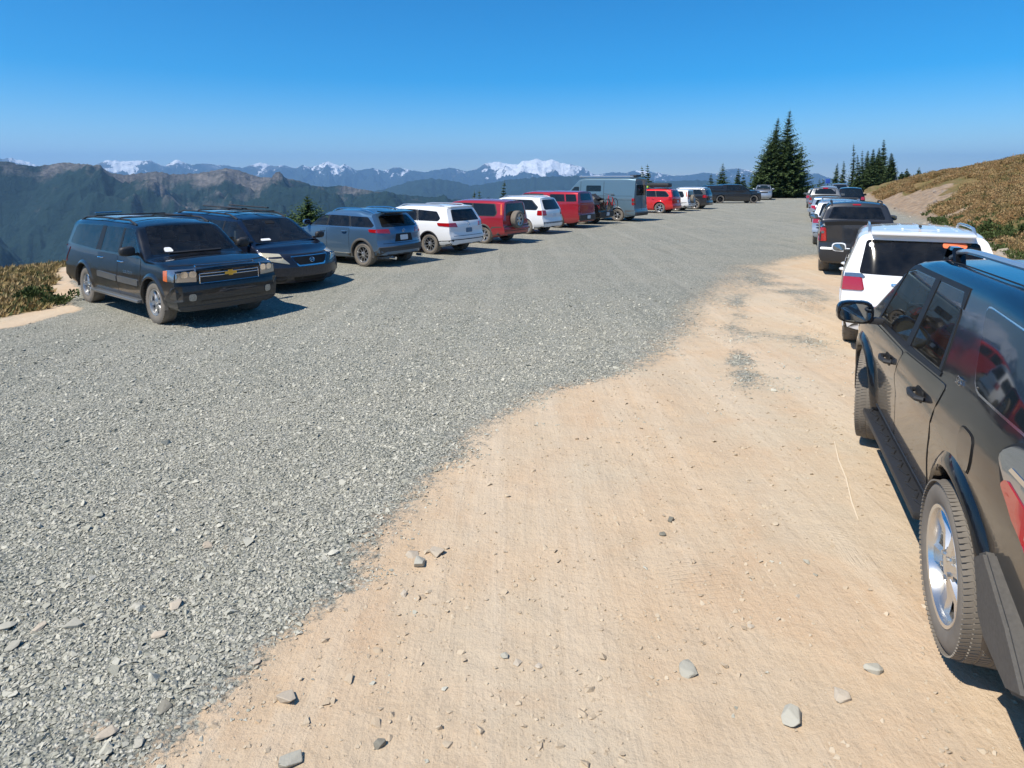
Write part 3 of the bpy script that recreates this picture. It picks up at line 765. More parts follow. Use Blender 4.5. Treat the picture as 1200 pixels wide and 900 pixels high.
# ---- the black SUV close on the right (seen from its left rear)
def near_suv():
    S = dict(paint='black_paint', W=.945, H=1.76, wb=2.79, uf=.92, ur=-3.88, R=.395, Rr=.272, tw=.265, win=-.04, cat='SUV', spokes=6, spoke_type='wide', rim='alloy_bright', hub=.085, steer=-.26, front_in=.045, archk=1.14, nst=84, dusty_tyre=1, crown=.035, rc=.10, tumble=.345,
             T=[(-3.88, 1.69), (-3.5, 1.735), (-2.5, 1.765), (-1.6, 1.755), (-1.15, 1.74), (-.78, 1.69), (-.12, 1.20), (.35, 1.15), (.7, 1.10), (.92, 1.0)],
             belt=[(-3.9, 1.20), (-2.4, 1.15), (-.6, 1.12), (.9, 1.04)], bottom=[(-3.88, .42), (-3.3, .34), (-2.4, .30), (0, .30), (.92, .26)],
             prof=[(.25, .93), (.45, .955), (.60, .965), (.80, .975), (.93, 1.0), (1.03, 1.0), (1.15, .972)],
             nose=[(.25, .14), (.45, .02), (.6, 0), (.75, .03), (1.0, .12), (1.2, .2)], tail=[(.3, .08), (.5, .0), (.68, .0), (.74, .06), (1.2, .10), (1.62, .26), (1.76, .22)], kr=.14)
    c = Car('parked_suv', S, 3)
    zt = 1.595; zb = 1.165
    dlo = [(-.60, zb - .01), (-1.20, zt + .015), (-2.12, zt + .01, .08), (-2.16, zt - .1), (-2.42, zb - .02)]
    w1 = [(-.60, 1.165), (-.78, 1.565), (-.95, 1.605), (-1.49, 1.615), (-1.49, 1.195)]; w2 = [(-1.60, 1.20), (-1.60, 1.62), (-2.10, 1.628, .08), (-2.15, 1.55), (-2.25, 1.225)]
    w3 = [(-2.30, 1.225), (-2.21, 1.50), (-2.56, 1.225)]; w4 = [(-2.80, 1.284, .09), (-2.497, 1.628, .07), (-3.41, 1.595, .08), (-3.49, 1.288, .08)]
    ws = [(-.74, 1.24), (.74, 1.24), (.60, 1.63), (-.60, 1.63)]
    c.hollow([w1, w2], ws, None, -.14, 1.13)
    for w, m_, of in ((w1, 'see_clear', .001), (w2, 'see_dark', .001)): c.both('window', M[m_], 'side', w, off=of, r=.04, grid=.07, thick=.004)
    c.both('quarter_window_trim', 'chrome', 'side', [(-2.79, 1.272, .09), (-2.48, 1.635, .07), (-3.42, 1.605, .08), (-3.50, 1.275, .08)], off=.003, r=.05, grid=.08)
    c.both('quarter_window', M['glass'], 'side', w4, off=.008, r=.05, grid=.08)
    for P in ([(-1.494, 1.17), (-1.494, 1.64), (-1.596, 1.65), (-1.596, 1.17)], [(-.52, 1.138), (-.60, 1.160), (-1.49, 1.190), (-2.25, 1.218), (-2.315, 1.222), (-2.31, 1.196), (-1.5, 1.150)], [(-2.254, 1.222), (-2.154, 1.55), (-2.19, 1.52), (-2.298, 1.222)], [(-.585, 1.165), (-.765, 1.572), (-.72, 1.60), (-.53, 1.16)],
              [(-.77, 1.575), (-.945, 1.612), (-1.49, 1.622), (-2.10, 1.634), (-2.15, 1.555), (-2.195, 1.55), (-2.165, 1.664), (-.93, 1.645), (-.72, 1.605)]): c.both('window_trim', 'trim', 'side', P, off=.005, r=.004, grid=.06)
    c.panel('windscreen', 'see_clear', 'front', ws, off=.001, r=.06, thick=.004)
    c.panel('rear_window', M['glass'], 'rear', [(-.66, 1.22), (.66, 1.22), (.56, 1.60), (-.56, 1.60)], off=.006, r=.07)
    fd = [(-.47, .50), (-1.24, .47), (-1.36, .90), (-1.52, 1.13), (-.56, 1.115), (-.50, 1.05)]
    rd = [(-1.254, .47), (-2.18, .47), (-2.17, .72, .1), (-2.36, .98, .12), (-2.47, 1.19), (-1.535, 1.14), (-1.374, .90)]
    D = [[c.door(p, sg) for sg in (1, -1)] for p in (fd, rd)]
    c.handles([((-1.15, .99), D[0]), ((-2.07, 1.02), D[1])], 'plastic', .21)
    c.mirror_part(-.66, 1.225, sz=(.17, .27, .19), gap=.06)
    c.flares('black_paint', .085, .040, -14)
    c.wheels()
    # fuel door, tail lights, rails, running boards, mud flaps
    c.panel('fuel_door_gap', 'seam', 'side', [(-2.82, .95, .07), (-2.82, 1.12, .05), (-3.02, 1.12, .06), (-3.02, .93, .07)], off=.003, sg=1, thick=.003)
    c.panel('fuel_door', 'black_paint', 'side', [(-2.826, .956, .07), (-2.826, 1.114, .05), (-3.014, 1.114, .06), (-3.014, .936, .07)], off=.006, sg=1, thick=.002, grid=.05)
    for sg in (1, -1):
        c.panel('tail_light', 'lamp_clear', 'side', [(-3.30, 1.16, .05), (-3.42, 1.245, .05), (-3.80, 1.25), (-3.80, .90), (-3.50, 1.03)], off=.020, sg=sg, thick=.02, grid=.06)
        c.panel('tail_light_surround', 'trim', 'side', [(-3.285, 1.165, .05), (-3.41, 1.26, .05), (-3.82, 1.265), (-3.82, .78), (-3.61, .94), (-3.37, 1.06)], off=.012, sg=sg, thick=.012, grid=.06)
        c.panel('tail_light_bar', 'chrome', 'side', [(-3.43, 1.145), (-3.45, 1.165), (-3.80, 1.15), (-3.80, 1.13)], off=.024, sg=sg, thick=.01, grid=.06, r=.004)
        t = c.panel('tail_light_lens', 'lamp_red', 'side', [(-3.39, 1.075, .02), (-3.43, 1.11, .02), (-3.80, 1.03), (-3.82, .80), (-3.62, .96)], off=.026, sg=sg, thick=.02, grid=.06)
        c.panel('tail_light', 'lamp_red', 'rear', [(sg * .60, .84), (sg * .86, .82), (sg * .86, 1.16), (sg * .66, 1.16)], off=.012, thick=.02)
    c.panel('rear_bumper', 'black_paint', 'rear', [(-.88, .40), (.88, .40), (.88, .68), (-.88, .68)], off=.012)
    c.panel('number_plate', 'plate', 'rear', [(-.16, .84), (.16, .84), (.16, 1.0), (-.16, 1.0)], off=.014)
    pts = []
    def top(u, y):
        h = c.bvh.ray_cast(Vector((u, y, 4)), Vector((0, 0, -1)))[0]; return h.z
    for k in range(13):
        u = -1.02 - (3.45 - 1.02) * k / 12; e = min(k, 12 - k); pts.append((u, .555, top(u, .555) + (.02, .06, .075)[min(e, 2)]))
    for r in c.tube('roof_rail', 'silver', pts, .024, 10, mirror=True, sq=.8): pass
    for u in (-1.10, -3.36):
        for sg in (1, -1):
            bm = bmesh.new(); z = top(u, .56)
            P = [(u + .14, z - .004, .035), (u + .05, z + .085, .03), (u - .07, z + .085, .03), (u - .13, z - .004, .035)]
            V = [[bm.verts.new((p[0], sg * (.56 + dy), p[1] + dz)) for dy, dz in ((-.035, 0), (-.025, .008), (.025, .008), (.037, -.012))] for p in P]
            for A, B in zip(V[:-1], V[1:]):
                for j in range(3): bm.faces.new((A[j], A[j + 1], B[j + 1], B[j]))
            bmesh.ops.recalc_face_normals(bm, faces=bm.faces); bm_obj('rail_foot', bm, M['black_paint'], c.root)
    c.both('roof_ditch', 'seam', 'top', [(-.95, .62), (-3.4, .60), (-3.4, .588), (-.95, .608)], off=.002, r=.0, grid=.2)
    # running board with raised tread pads
    for sg in (1, -1):
        bm = bmesh.new(); box_bm(bm, (-1.36, sg * .905, .375), (1.80, .17, .05), bev=.018); rb = bm_obj('running_board', bm, M['plastic'], c.root)
        bm = bmesh.new()
        for k in range(16):
            for j in range(2):
                box_bm(bm, (-2.18 + k * .110 + (.03 if j else 0), sg * (.87 + j * .06), .402), (.085, .022, .010), Matrix.Rotation(.35 * (1 if (k + j) % 2 else -1), 4, 'Z'), bev=.003)
        bm_obj('tread_pad', bm, M['plastic'], rb)
        # mud flap behind the rear wheel
        bm = bmesh.new(); P = [(-3.16, .66), (-3.22, .54), (-3.25, .45), (-3.34, .395), (-3.60, .37), (-3.76, .46), (-3.56, .60), (-3.28, .74)]
        a = [bm.verts.new((p[0], sg * .955, p[1])) for p in P]; b = [bm.verts.new((p[0] - .01, sg * .84, p[1])) for p in P]
        bm.faces.new(a); bm.faces.new(b[::-1])
        for k in range(len(P)): bm.faces.new((a[k], a[k - 1], b[k - 1], b[k]))
        bmesh.ops.recalc_face_normals(bm, faces=bm.faces); bmesh.ops.bevel(bm, geom=bm.edges[:], offset=.014, segments=2, affect='EDGES'); bm_obj('mud_flap', bm, M['plastic_dusty'], c.root)
    c.panel('rear_quarter_cladding', 'plastic_dusty', 'side', [(-3.28, .44), (-3.24, .62), (-3.6, .52), (-3.75, .46)], off=.004, sg=1)
    c.text('SR5', .055, 'side', -2.60, 1.255, 1, 'chrome', name='badge')
    c.text('4 RUNNER', .05, 'side', -.9, .78, 1, 'chrome', name='badge') if False else None
    c.both('sill', 'plastic', 'side', [(-.45, .30), (-2.30, .30), (-2.30, .455), (-.45, .46)], off=.006)
    c.box('underbody', 'well', (-1.4, 0, .42), (3.9, 1.3, .16), mirror=False)
    c.panel('headlight', 'lamp_clear', 38, D3(38, [(.72, .5, .86), (.25, .93, .92), (.2, .93, 1.02), (.65, .55, 1.0)]), off=.006)
    c.panel('grille', 'plastic', 'front', [(-.45, .6), (.45, .6), (.5, 1.0), (-.5, 1.0)], off=.006)
    return c

def big_suv():      # the long black SUV at the left end, nose towards the lot
    S, o = auto('black_dusty', 5.55, 2.0, 1.82, 3.30, .98, R=.395, belt=1.14, hood=1.12, cowl=-.30, rf=-1.02, back=.26, uB=-1.50, uC=-2.52, hub=.09,
                spokes=6, spoke_type='wide', archk=1.12, rc=.13, tumble=.30, kf=.13, crown=.05,
                bottom=[(-4.57, .42), (-4, .32), (-1.6, .30), (.5, .30), (.98, .30)],
                nose=[(.25, .12), (.36, .02), (.52, 0), (.72, .0), (.76, .05), (1.02, .06), (1.12, .12), (1.3, .2)], Tr=.05)
    S['Rr'] = .235
    o['side_windows'] = [[(-.62, 1.19), (-1.08, 1.66), (-1.46, 1.67), (-1.46, 1.19)], [(-1.56, 1.19), (-1.56, 1.67), (-2.40, 1.67), (-2.40, 1.19)],
                         [(-2.66, 1.19), (-2.60, 1.67), (-4.05, 1.64, .1), (-4.20, 1.24, .1)]]
    o['dlo'] = [(-.55, 1.17), (-1.05, 1.685), (-2.44, 1.69), (-2.44, 1.17)]
    o['both'] = [('headlight', 'lamp_clear', 25, D3(25, [(.80, .56, .82, .01), (.60, .98, .84, .01), (.58, .97, 1.03, .01), (.78, .56, 1.04, .01)]), .012),
                 ('headlight_side', 'lamp_orange', 62, D3(62, [(.60, .93, .83, .01), (.50, 1.0, .84, .01), (.48, .99, 1.01, .01), (.58, .93, 1.02, .01)]), .016),
                 ('headlight_bulb', 'chrome', 'front', [(.60, .90, .05), (.72, .90, .05), (.72, 1.01, .05), (.60, 1.01, .05)], .018),
                 ('headlight_bulb', 'chrome', 'front', [(.74, .90, .05), (.85, .90, .05), (.85, 1.01, .05), (.74, 1.01, .05)], .018),
                 ('tail_light', 'lamp_red', 'rear', [(.82, .80), (.97, .80), (.95, 1.20), (.84, 1.20)], .01),
                 ('fog_light', 'lamp_clear', 'front', [(.64, .50, .05), (.76, .50, .05), (.76, .62, .05), (.64, .62, .05)], .042),
                 ('body_moulding', 'mid_grey', 'side', [(-.55, .64), (-1.48, .64), (-1.48, .76), (-.55, .76)], .018),
                 ('body_moulding', 'mid_grey', 'side', [(-1.54, .64), (-2.50, .66), (-2.50, .78), (-1.54, .76)], .018)]
    o['one'] = [('front_bumper', 'black_dusty', 'front', [(-.97, .50), (.97, .50), (.96, .745), (-.96, .745)], .030), ('hood_gap', 'seam', 'front', [(-.90, 1.086), (.90, 1.086), (.90, 1.096), (-.90, 1.096)], .004), ('valance', 'plastic_dusty', 'front', [(-.93, .31), (.93, .31), (.95, .40), (-.95, .40)], .010),
                ('grille', 'plastic', 'front', [(-.54, .78), (.54, .78), (.55, 1.08), (-.55, 1.08)], .006),
                ('lower_grille', 'plastic', 'front', [(-.48, .34), (.48, .34), (.56, .50), (-.56, .50)], .006),
                ('number_plate', 'plastic', 'front', [(-.17, .56), (.17, .56), (.17, .68), (-.17, .68)], .02),
                ('number_plate', 'plate', 'rear', [(-.155, .9), (.155, .9), (.155, 1.03), (-.155, 1.03)], .012),
                ('rear_bumper_trim', 'black_dusty', 'rear', [(-.92, .42), (.92, .42), (.94, .66), (-.94, .66)], .02),
                ('parking_pass', 'sticker_white', 'front', [(-.56, 1.245), (-.40, 1.245), (-.42, 1.32), (-.54, 1.32)], .010)]
    o['mirror'] = (-.66, 1.29); o['mirror_mat'] = 'plastic'; o['mirror_size'] = (.14, .27, .19)
    o['rails'] = (-1.25, -4.1, .70, 'plastic'); o['bars'] = [-2.0, -3.3]; o['flare'] = ('black_dusty', .09, .03, -10)
    o['handle_mat'] = 'chrome'
    c = car(S, o, 'parked_suv', 2)
    # bright grille surround and bow-shaped gold emblem
    def gl(z): return [c.point('front', y, z, .015) for y in np.linspace(-.55, .55, 9)]
    for z in (.785, .905, .955, 1.075): c.tube('grille_bar', 'chrome', gl(z), .008, 6)
    for y in (-.55, .55): c.tube('grille_bar', 'chrome', [c.point('front', y, z, .015) for z in (.785, .93, 1.075)], .008, 6)
    c.panel('emblem', 'gold', 'front', [(-.11, .90), (-.04, .90), (-.04, .88), (.04, .88), (.04, .905), (.11, .905), (.11, .955), (.04, .955), (.04, .975), (-.04, .975), (-.04, .95), (-.11, .95)], off=.03, r=.004)
    c.text('SUBURBAN', .085, 'side', -1.0, .86, -1, 'chrome', name='badge')
    c.box('running_board', 'mid_grey', (-1.65, .96, .36), (2.3, .17, .06), bev=.02)
    for sg in (1, -1): c.panel('windscreen_wiper', 'plastic', 'front', [(-.5 + .5 * (sg > 0), 1.215), (0 + .5 * (sg > 0), 1.215), (0 + .5 * (sg > 0), 1.235), (-.5 + .5 * (sg > 0), 1.235)], off=.02, r=0)
    c.tube('roof_bar', 'chrome', [(-3.3, -.72, 1.90), (-3.3, -.2, 1.905)], .02, sq=.7)
    return c

def minivan():
    S, o = auto('navy', 5.1, 1.95, 1.68, 3.0, .95, R=.33, belt=1.04, hood=.92, hoodtop=1.05, cowl=.05, rf=-.90, back=.22, uB=-1.30, uC=-2.55, cat='minivan',
                spokes=5, tumble=.34, rc=.14, kf=.34, Lf=1.0, nose=[(.2, .14), (.34, .03), (.5, 0), (.62, .02), (.8, .08), (.92, .2), (1.1, .3)])
    o['both'][0] = ('headlight', 'lamp_yellowed', 40, D3(40, [(.80, .50, .66), (.34, .93, .78), (.25, .93, .90), (.62, .66, .87)]), .010)
    o['one'][0] = ('grille', 'chrome', 'front', [(-.50, .83), (-.36, .60), (.36, .60), (.50, .83)], .006)
    o['one'].append(('grille_mesh', 'seam', 'front', [(-.44, .80), (-.33, .635), (.33, .635), (.44, .80)], .014))
    o['one'] += [('front_bumper', 'navy', 'front', [(-.90, .40), (.90, .40), (.90, .585), (-.90, .585)], .020), ('hood_gap', 'seam', 'front', [(-.62, .855), (.62, .855), (.66, .865), (-.66, .865)], .004)]
    o['one'].append(('bumper_intake', 'seam', 'front', [(-.40, .24), (.40, .24), (.46, .36), (-.46, .36)], .006))
    o['one'].append(('parking_pass', 'sticker_white', 'front', [(-.62, 1.12), (-.38, 1.12), (-.38, 1.16), (-.60, 1.16)], .010))
    o['both'].append(('fog_lamp_recess', 'seam', 'front', [(.60, .28), (.80, .28), (.80, .40), (.62, .40)], .006))
    o['rails'] = (-1.0, -3.7, .66, 'plastic'); o['bars'] = [-1.5, -2.7]; o['mirror_mat'] = 'plastic'
    c = car(S, o, 'parked_minivan', 2)
    # squared oval ring and H-shaped emblem
    pr = [c.point('front', .062 * math.cos(a), .725 + .05 * math.sin(a), .022) for a in np.linspace(0, 2 * math.pi, 17)]
    c.tube('emblem', 'chrome', pr, .007, 6)
    for y in (-.025, .025): c.tube('emblem', 'chrome', [c.point('front', y * 1.2, .755, .024), c.point('front', y * .8, .695, .024)], .007, 6)
    c.tube('emblem', 'chrome', [c.point('front', -.025, .725, .024), c.point('front', .025, .725, .024)], .006, 6)
    c.panel('rear_view_mirror', 'seam', 'front', [(-.12, 1.46), (.12, 1.46), (.10, 1.52), (-.10, 1.52)], off=.009)
    c.tube('bicycle_rack_tray', 'plastic', [(-1.2, -.40, 1.81), (-2.9, -.40, 1.81)], .035, sq=.5)
    c.tube('bicycle_rack_tray', 'plastic', [(-1.2, .30, 1.81), (-2.9, .30, 1.81)], .035, sq=.5)
    return c

def crossover_blue():
    S, o = auto('steel_blue', 4.42, 1.84, 1.60, 2.70, .90, R=.345, belt=1.06, hood=1.0, cowl=-.32, rf=-1.15, back=.52, uB=-1.30, uC=-2.22, sl=.04, spokes=5, spoke_type='twin', Lr=1.3, kr=.2,
                dlo_r=[(-2.86, 1.40), (-3.16, 1.18)])
    o['both'][1] = ('tail_light', 'lamp_red', 148, D3(148, [(-3.45, .52, .93), (-3.02, .91, .98), (-3.0, .91, 1.06), (-3.40, .55, 1.06)]), .012)
    o['flare'] = ('plastic_dusty', .07, .022, -12); o['rails'] = (-1.25, -2.95, .60, 'chrome')
    o['one'][2] = ('number_plate', 'plate', 'rear', [(-.155, .74), (.155, .74), (.155, .88), (-.155, .88)], .012)
    o['one'] += [('plate_recess', 'seam', 'rear', [(-.36, .70), (.36, .70), (.30, .92), (-.30, .92)], .006), ('rear_bumper_cladding', 'plastic_dusty', 'rear', [(-.86, .30), (.86, .30), (.88, .56), (-.88, .60)], .008),
                 ('tailgate_seam', 'seam', 'rear', [(-.74, .66), (.74, .66), (.74, .67), (-.74, .67)], .004)]
    o['both'] += [('bumper_cladding_side', 'plastic_dusty', 'side', [(-3.10, .30), (-3.60, .34), (-3.60, .60), (-3.12, .42)], .006), ('sill', 'plastic_dusty', 'side', [(-.42, .22), (-2.30, .22), (-2.30, .36), (-.42, .36)], .006),
                  ('sill_strip', 'chrome', 'side', [(-.50, .345), (-2.2, .345), (-2.2, .365), (-.5, .365)], .010)]
    c = car(S, o, 'parked_crossover', 2)
    c.box('roof_spoiler', 'black_paint', (-3.16, 0, 1.525), (.34, 1.16, .035), bev=.012, mirror=False, rot=Matrix.Rotation(-.12, 4, 'Y'))
    c.tube('rear_wiper', 'plastic', [c.point('rear', 0, 1.16, .02), c.point('rear', .34, 1.18, .02)], .008, 6)
    pr = [c.point('rear', .055 * math.cos(a), 1.0 + .042 * math.sin(a), .012) for a in np.linspace(0, 2 * math.pi, 15)]
    c.tube('emblem', 'chrome', pr, .006, 6); c.tube('emblem', 'chrome', [c.point('rear', -.045, 1.012, .014), c.point('rear', -.01, .992, .014), c.point('rear', .01, .992, .014), c.point('rear', .045, 1.012, .014)], .005, 6)
    c.tube('exhaust_tip', 'chrome', [(-3.45, .55, .27), (-3.66, .55, .27)], .04, 12, mirror=True)
    return c

def crossover_white():
    S, o = auto('white', 4.68, 1.84, 1.60, 2.79, .88, R=.345, belt=1.04, hood=1.0, cowl=-.35, rf=-1.12, back=.36, uB=-1.32, uC=-2.28, spokes=5, spoke_type='twin', dlo_r=[(-3.06, 1.41), (-3.26, 1.20)])
    o['both'][1] = ('tail_light', 'lamp_red', 148, D3(148, [(-3.62, .50, .90), (-3.2, .91, .94), (-3.16, .91, 1.04), (-3.56, .54, 1.04)]), .012)
    o['flare'] = ('plastic', .045, .014, -12); o['rails'] = (-1.25, -3.2, .60, 'silver')
    o['one'] = [x for x in o['one'] if x[0] != 'number_plate']
    o['one'] += [('number_plate', 'steel_blue', 'rear', [(-.16, .72), (.16, .72), (.16, .86), (-.16, .86)], .012), ('rear_bumper_cladding', 'plastic', 'rear', [(-.86, .30), (.86, .30), (.88, .50), (-.88, .50)], .010), ('tailgate_seam', 'seam', 'rear', [(-.76, .62), (.76, .62), (.76, .632), (-.76, .632)], .004)]
    o['both'] += [('bumper_cladding_side', 'plastic', 'side', [(-3.18, .28), (-3.72, .30), (-3.72, .50), (-3.2, .46)], .006), ('sill', 'plastic', 'side', [(-.42, .22), (-2.40, .22), (-2.40, .36), (-.42, .36)], .006)]
    c = car(S, o, 'parked_crossover', 2)
    c.box('roof_spoiler', 'white', (-3.32, 0, 1.55), (.28, 1.14, .03), bev=.01, mirror=False, rot=Matrix.Rotation(-.08, 4, 'Y'))
    pr = [c.point('rear', .05 * math.cos(a), .98 + .05 * math.sin(a), .012) for a in np.linspace(0, 2 * math.pi, 17)]
    c.tube('emblem', 'chrome', pr, .006, 6); c.tube('emblem', 'chrome', [c.point('rear', y, z, .014) for y, z in ((-.03, 1.01), (-.015, .95), (0, .985), (.015, .95), (.03, 1.01))], .004, 6)
    c.tube('rear_wiper', 'plastic', [c.point('rear', 0, 1.13, .02), c.point('rear', .30, 1.15, .02)], .008, 6)
    return c

def spare_suv(paintm, L=4.5, lab_white=False):
    S, o = auto(paintm, L, 1.78, 1.67, 2.62, .86, R=.33, belt=1.02, hood=.98, cowl=-.35, rf=-1.0, back=.16, uB=-1.25, uC=-2.12, spokes=6, kr=.06, Lr=.9)
    o['flare'] = ('plastic_dusty', .06, .02, -12)
    W = .89
    ur = S['ur']
    o['both'][1] = ('tail_light', 'lamp_red', 'rear', [(.70, .92), (.83, .92), (.68, 1.52), (.61, 1.52)], .014)
    o['both'] += [('turn_light', 'lamp_orange', 'side', [(ur + .17, 1.10), (ur + .25, 1.10), (ur + .33, 1.50), (ur + .27, 1.50)], .008), ('sill', 'plastic_dusty', 'side', [(-.42, .22), (-2.25, .22), (-2.25, .42), (-.42, .42)], .01), ('bumper_cladding_side', 'plastic_dusty', 'side', [(ur + .7, .34), (ur + .02, .34), (ur + .02, .68), (ur + .62, .66)], .008)]
    o['one'] += [('rear_bumper', 'plastic_dusty', 'rear', [(-.84, .36), (.84, .36), (.84, .68), (-.84, .68)], .02)]
    c = car(S, o, 'parked_suv', 1)
    w = c.wheel_at((ur - .05, .12, .92), 0, name='spare_wheel'); w.rotation_euler = (0, 0, math.pi / 2)
    return c

def wagon_white():
    S, o = auto('white', 4.6, 1.80, 1.68, 2.64, .92, R=.34, belt=1.05, hood=1.0, cowl=-.30, rf=-1.1, back=.38, uB=-1.25, uC=-2.18, spokes=6)
    o['flare'] = ('white', .05, .012, -12); o['rails'] = (-1.2, -3.1, .58, 'silver')
    o['one'] += [('rear_bumper_cladding', 'plastic', 'rear', [(-.84, .30), (.84, .30), (.86, .54), (-.86, .54)], .012)]
    return car(S, o, 'parked_suv', 1)

def pickup(paintm, L=5.4, W2=1.88, H=1.80, wb=3.25, fo=.88, cab_back=-2.55, rail=1.30, R=.39, detail=1, cap=False, belt=1.18, hood=1.12, rim='alloy'):
    ur = fo - L
    S, o = auto(paintm, L, W2, H, wb, fo, R=R, belt=belt, hood=hood, cowl=-.40, rf=-1.08, back=0, uB=-1.45, uC=cab_back + .42, cat='pickup truck', rim=rim, Tr=.035, kr=.05, Lr=.5, spokes=6, rc=.10,
                dlo_r=[(cab_back + .22, H - .18), (cab_back + .16, belt + .1)])
    W = W2 / 2
    if cap:
        S['T'] = [(ur, H - .02), (ur + .1, H + .0), (cab_back - .1, H + .01), (cab_back, H - .03), (cab_back + .12, H - .01)] + [p for p in S['T'] if p[0] > cab_back + .3]
        S['tail'] = [(.3, .05), (.5, 0), (.68, .0), (.72, .05), (belt, .06), (H, .22)]
        o['both'] = o['both'] + [('canopy_window', 'glass', 'side', [(cab_back - .12, belt + .16), (cab_back - .12, H - .16), (ur + .95, H - .16), (ur + .85, belt + .16)], .006), ('canopy_window', 'glass', 'side', [(ur + .88, H - .16), (ur + .78, belt + .16), (ur + .2, belt + .16), (ur + .32, H - .16)], .006),
                               ('canopy_joint', 'seam', 'side', [(cab_back - .03, rail + .02), (cab_back - .03, rail + .035), (ur + .12, rail + .035), (ur + .12, rail + .02)], .004)]
        S['belt'] = [(ur, rail), (cab_back, rail - .02), (-1, belt), (fo, belt - .12)]
    else:
        S['T'] = [(ur, rail), (cab_back - .10, rail + .01), (cab_back - .04, rail + .04), (cab_back + .06, H - .05), (cab_back + .30, H - .01)] + [p for p in S['T'] if p[0] > cab_back + .5]
        S['cuts'] = [(((ur + cab_back) / 2 - .04, 0, rail), (cab_back - ur - .30, W2 * .82, .9))]
        S['tail'] = [(.3, .06), (.5, 0), (.66, .0), (.70, .06), (rail, .06)]
        S['belt'] = [(ur, rail - .12), (cab_back - .1, rail - .12), (cab_back + .1, belt), (-1, belt), (fo, belt - .1)]
        o['rear_window'] = [(-W * .66, rail + .06), (W * .66, rail + .06), (W * .58, H - .12), (-W * .58, H - .12)]
    dd = o['doors'][1]
    o['doors'][1] = [(-1.46, .36), (cab_back + .12, .36), (cab_back + .10, belt), (-1.46, belt)]
    o['side_windows'] = o['side_windows'][:2]
    o['side_windows'][1] = [(-1.485, belt + .045), (-1.485, H - .15), (cab_back + .30, H - .16), (cab_back + .22, belt + .05)]
    S['cab_back'] = cab_back
    o['dlo'][2:] = [(cab_back + .26, H - .14), (cab_back + .18, belt + .02)]
    o['handles'] = [(-1.28, belt - .10), (cab_back + .30, belt - .10)]
    o['both'][1] = ('tail_light', 'lamp_red', 'rear', [(W * .80, .86), (W * .96, .86), (W * .95, rail - .12), (W * .82, rail - .12)], .012)
    o['one'] = o['one'][:2] + [('tailgate', paintm, 'rear', [(-W * .77, .74), (W * .77, .74), (W * .77, rail - .04), (-W * .77, rail - .04)], .010), ('rear_bumper', 'plastic', 'rear', [(-W * .92, .40), (W * .92, .40), (W * .92, .66), (-W * .92, .66)], .05),
                ('number_plate', 'plate', 'rear', [(-.155, .48), (.155, .48), (.155, .62), (-.155, .62)], .065)]
    if cap: o['rear_window'] = [(-W * .62, rail + .08), (W * .62, rail + .08), (W * .55, H - .12), (-W * .55, H - .12)]
    return S, o

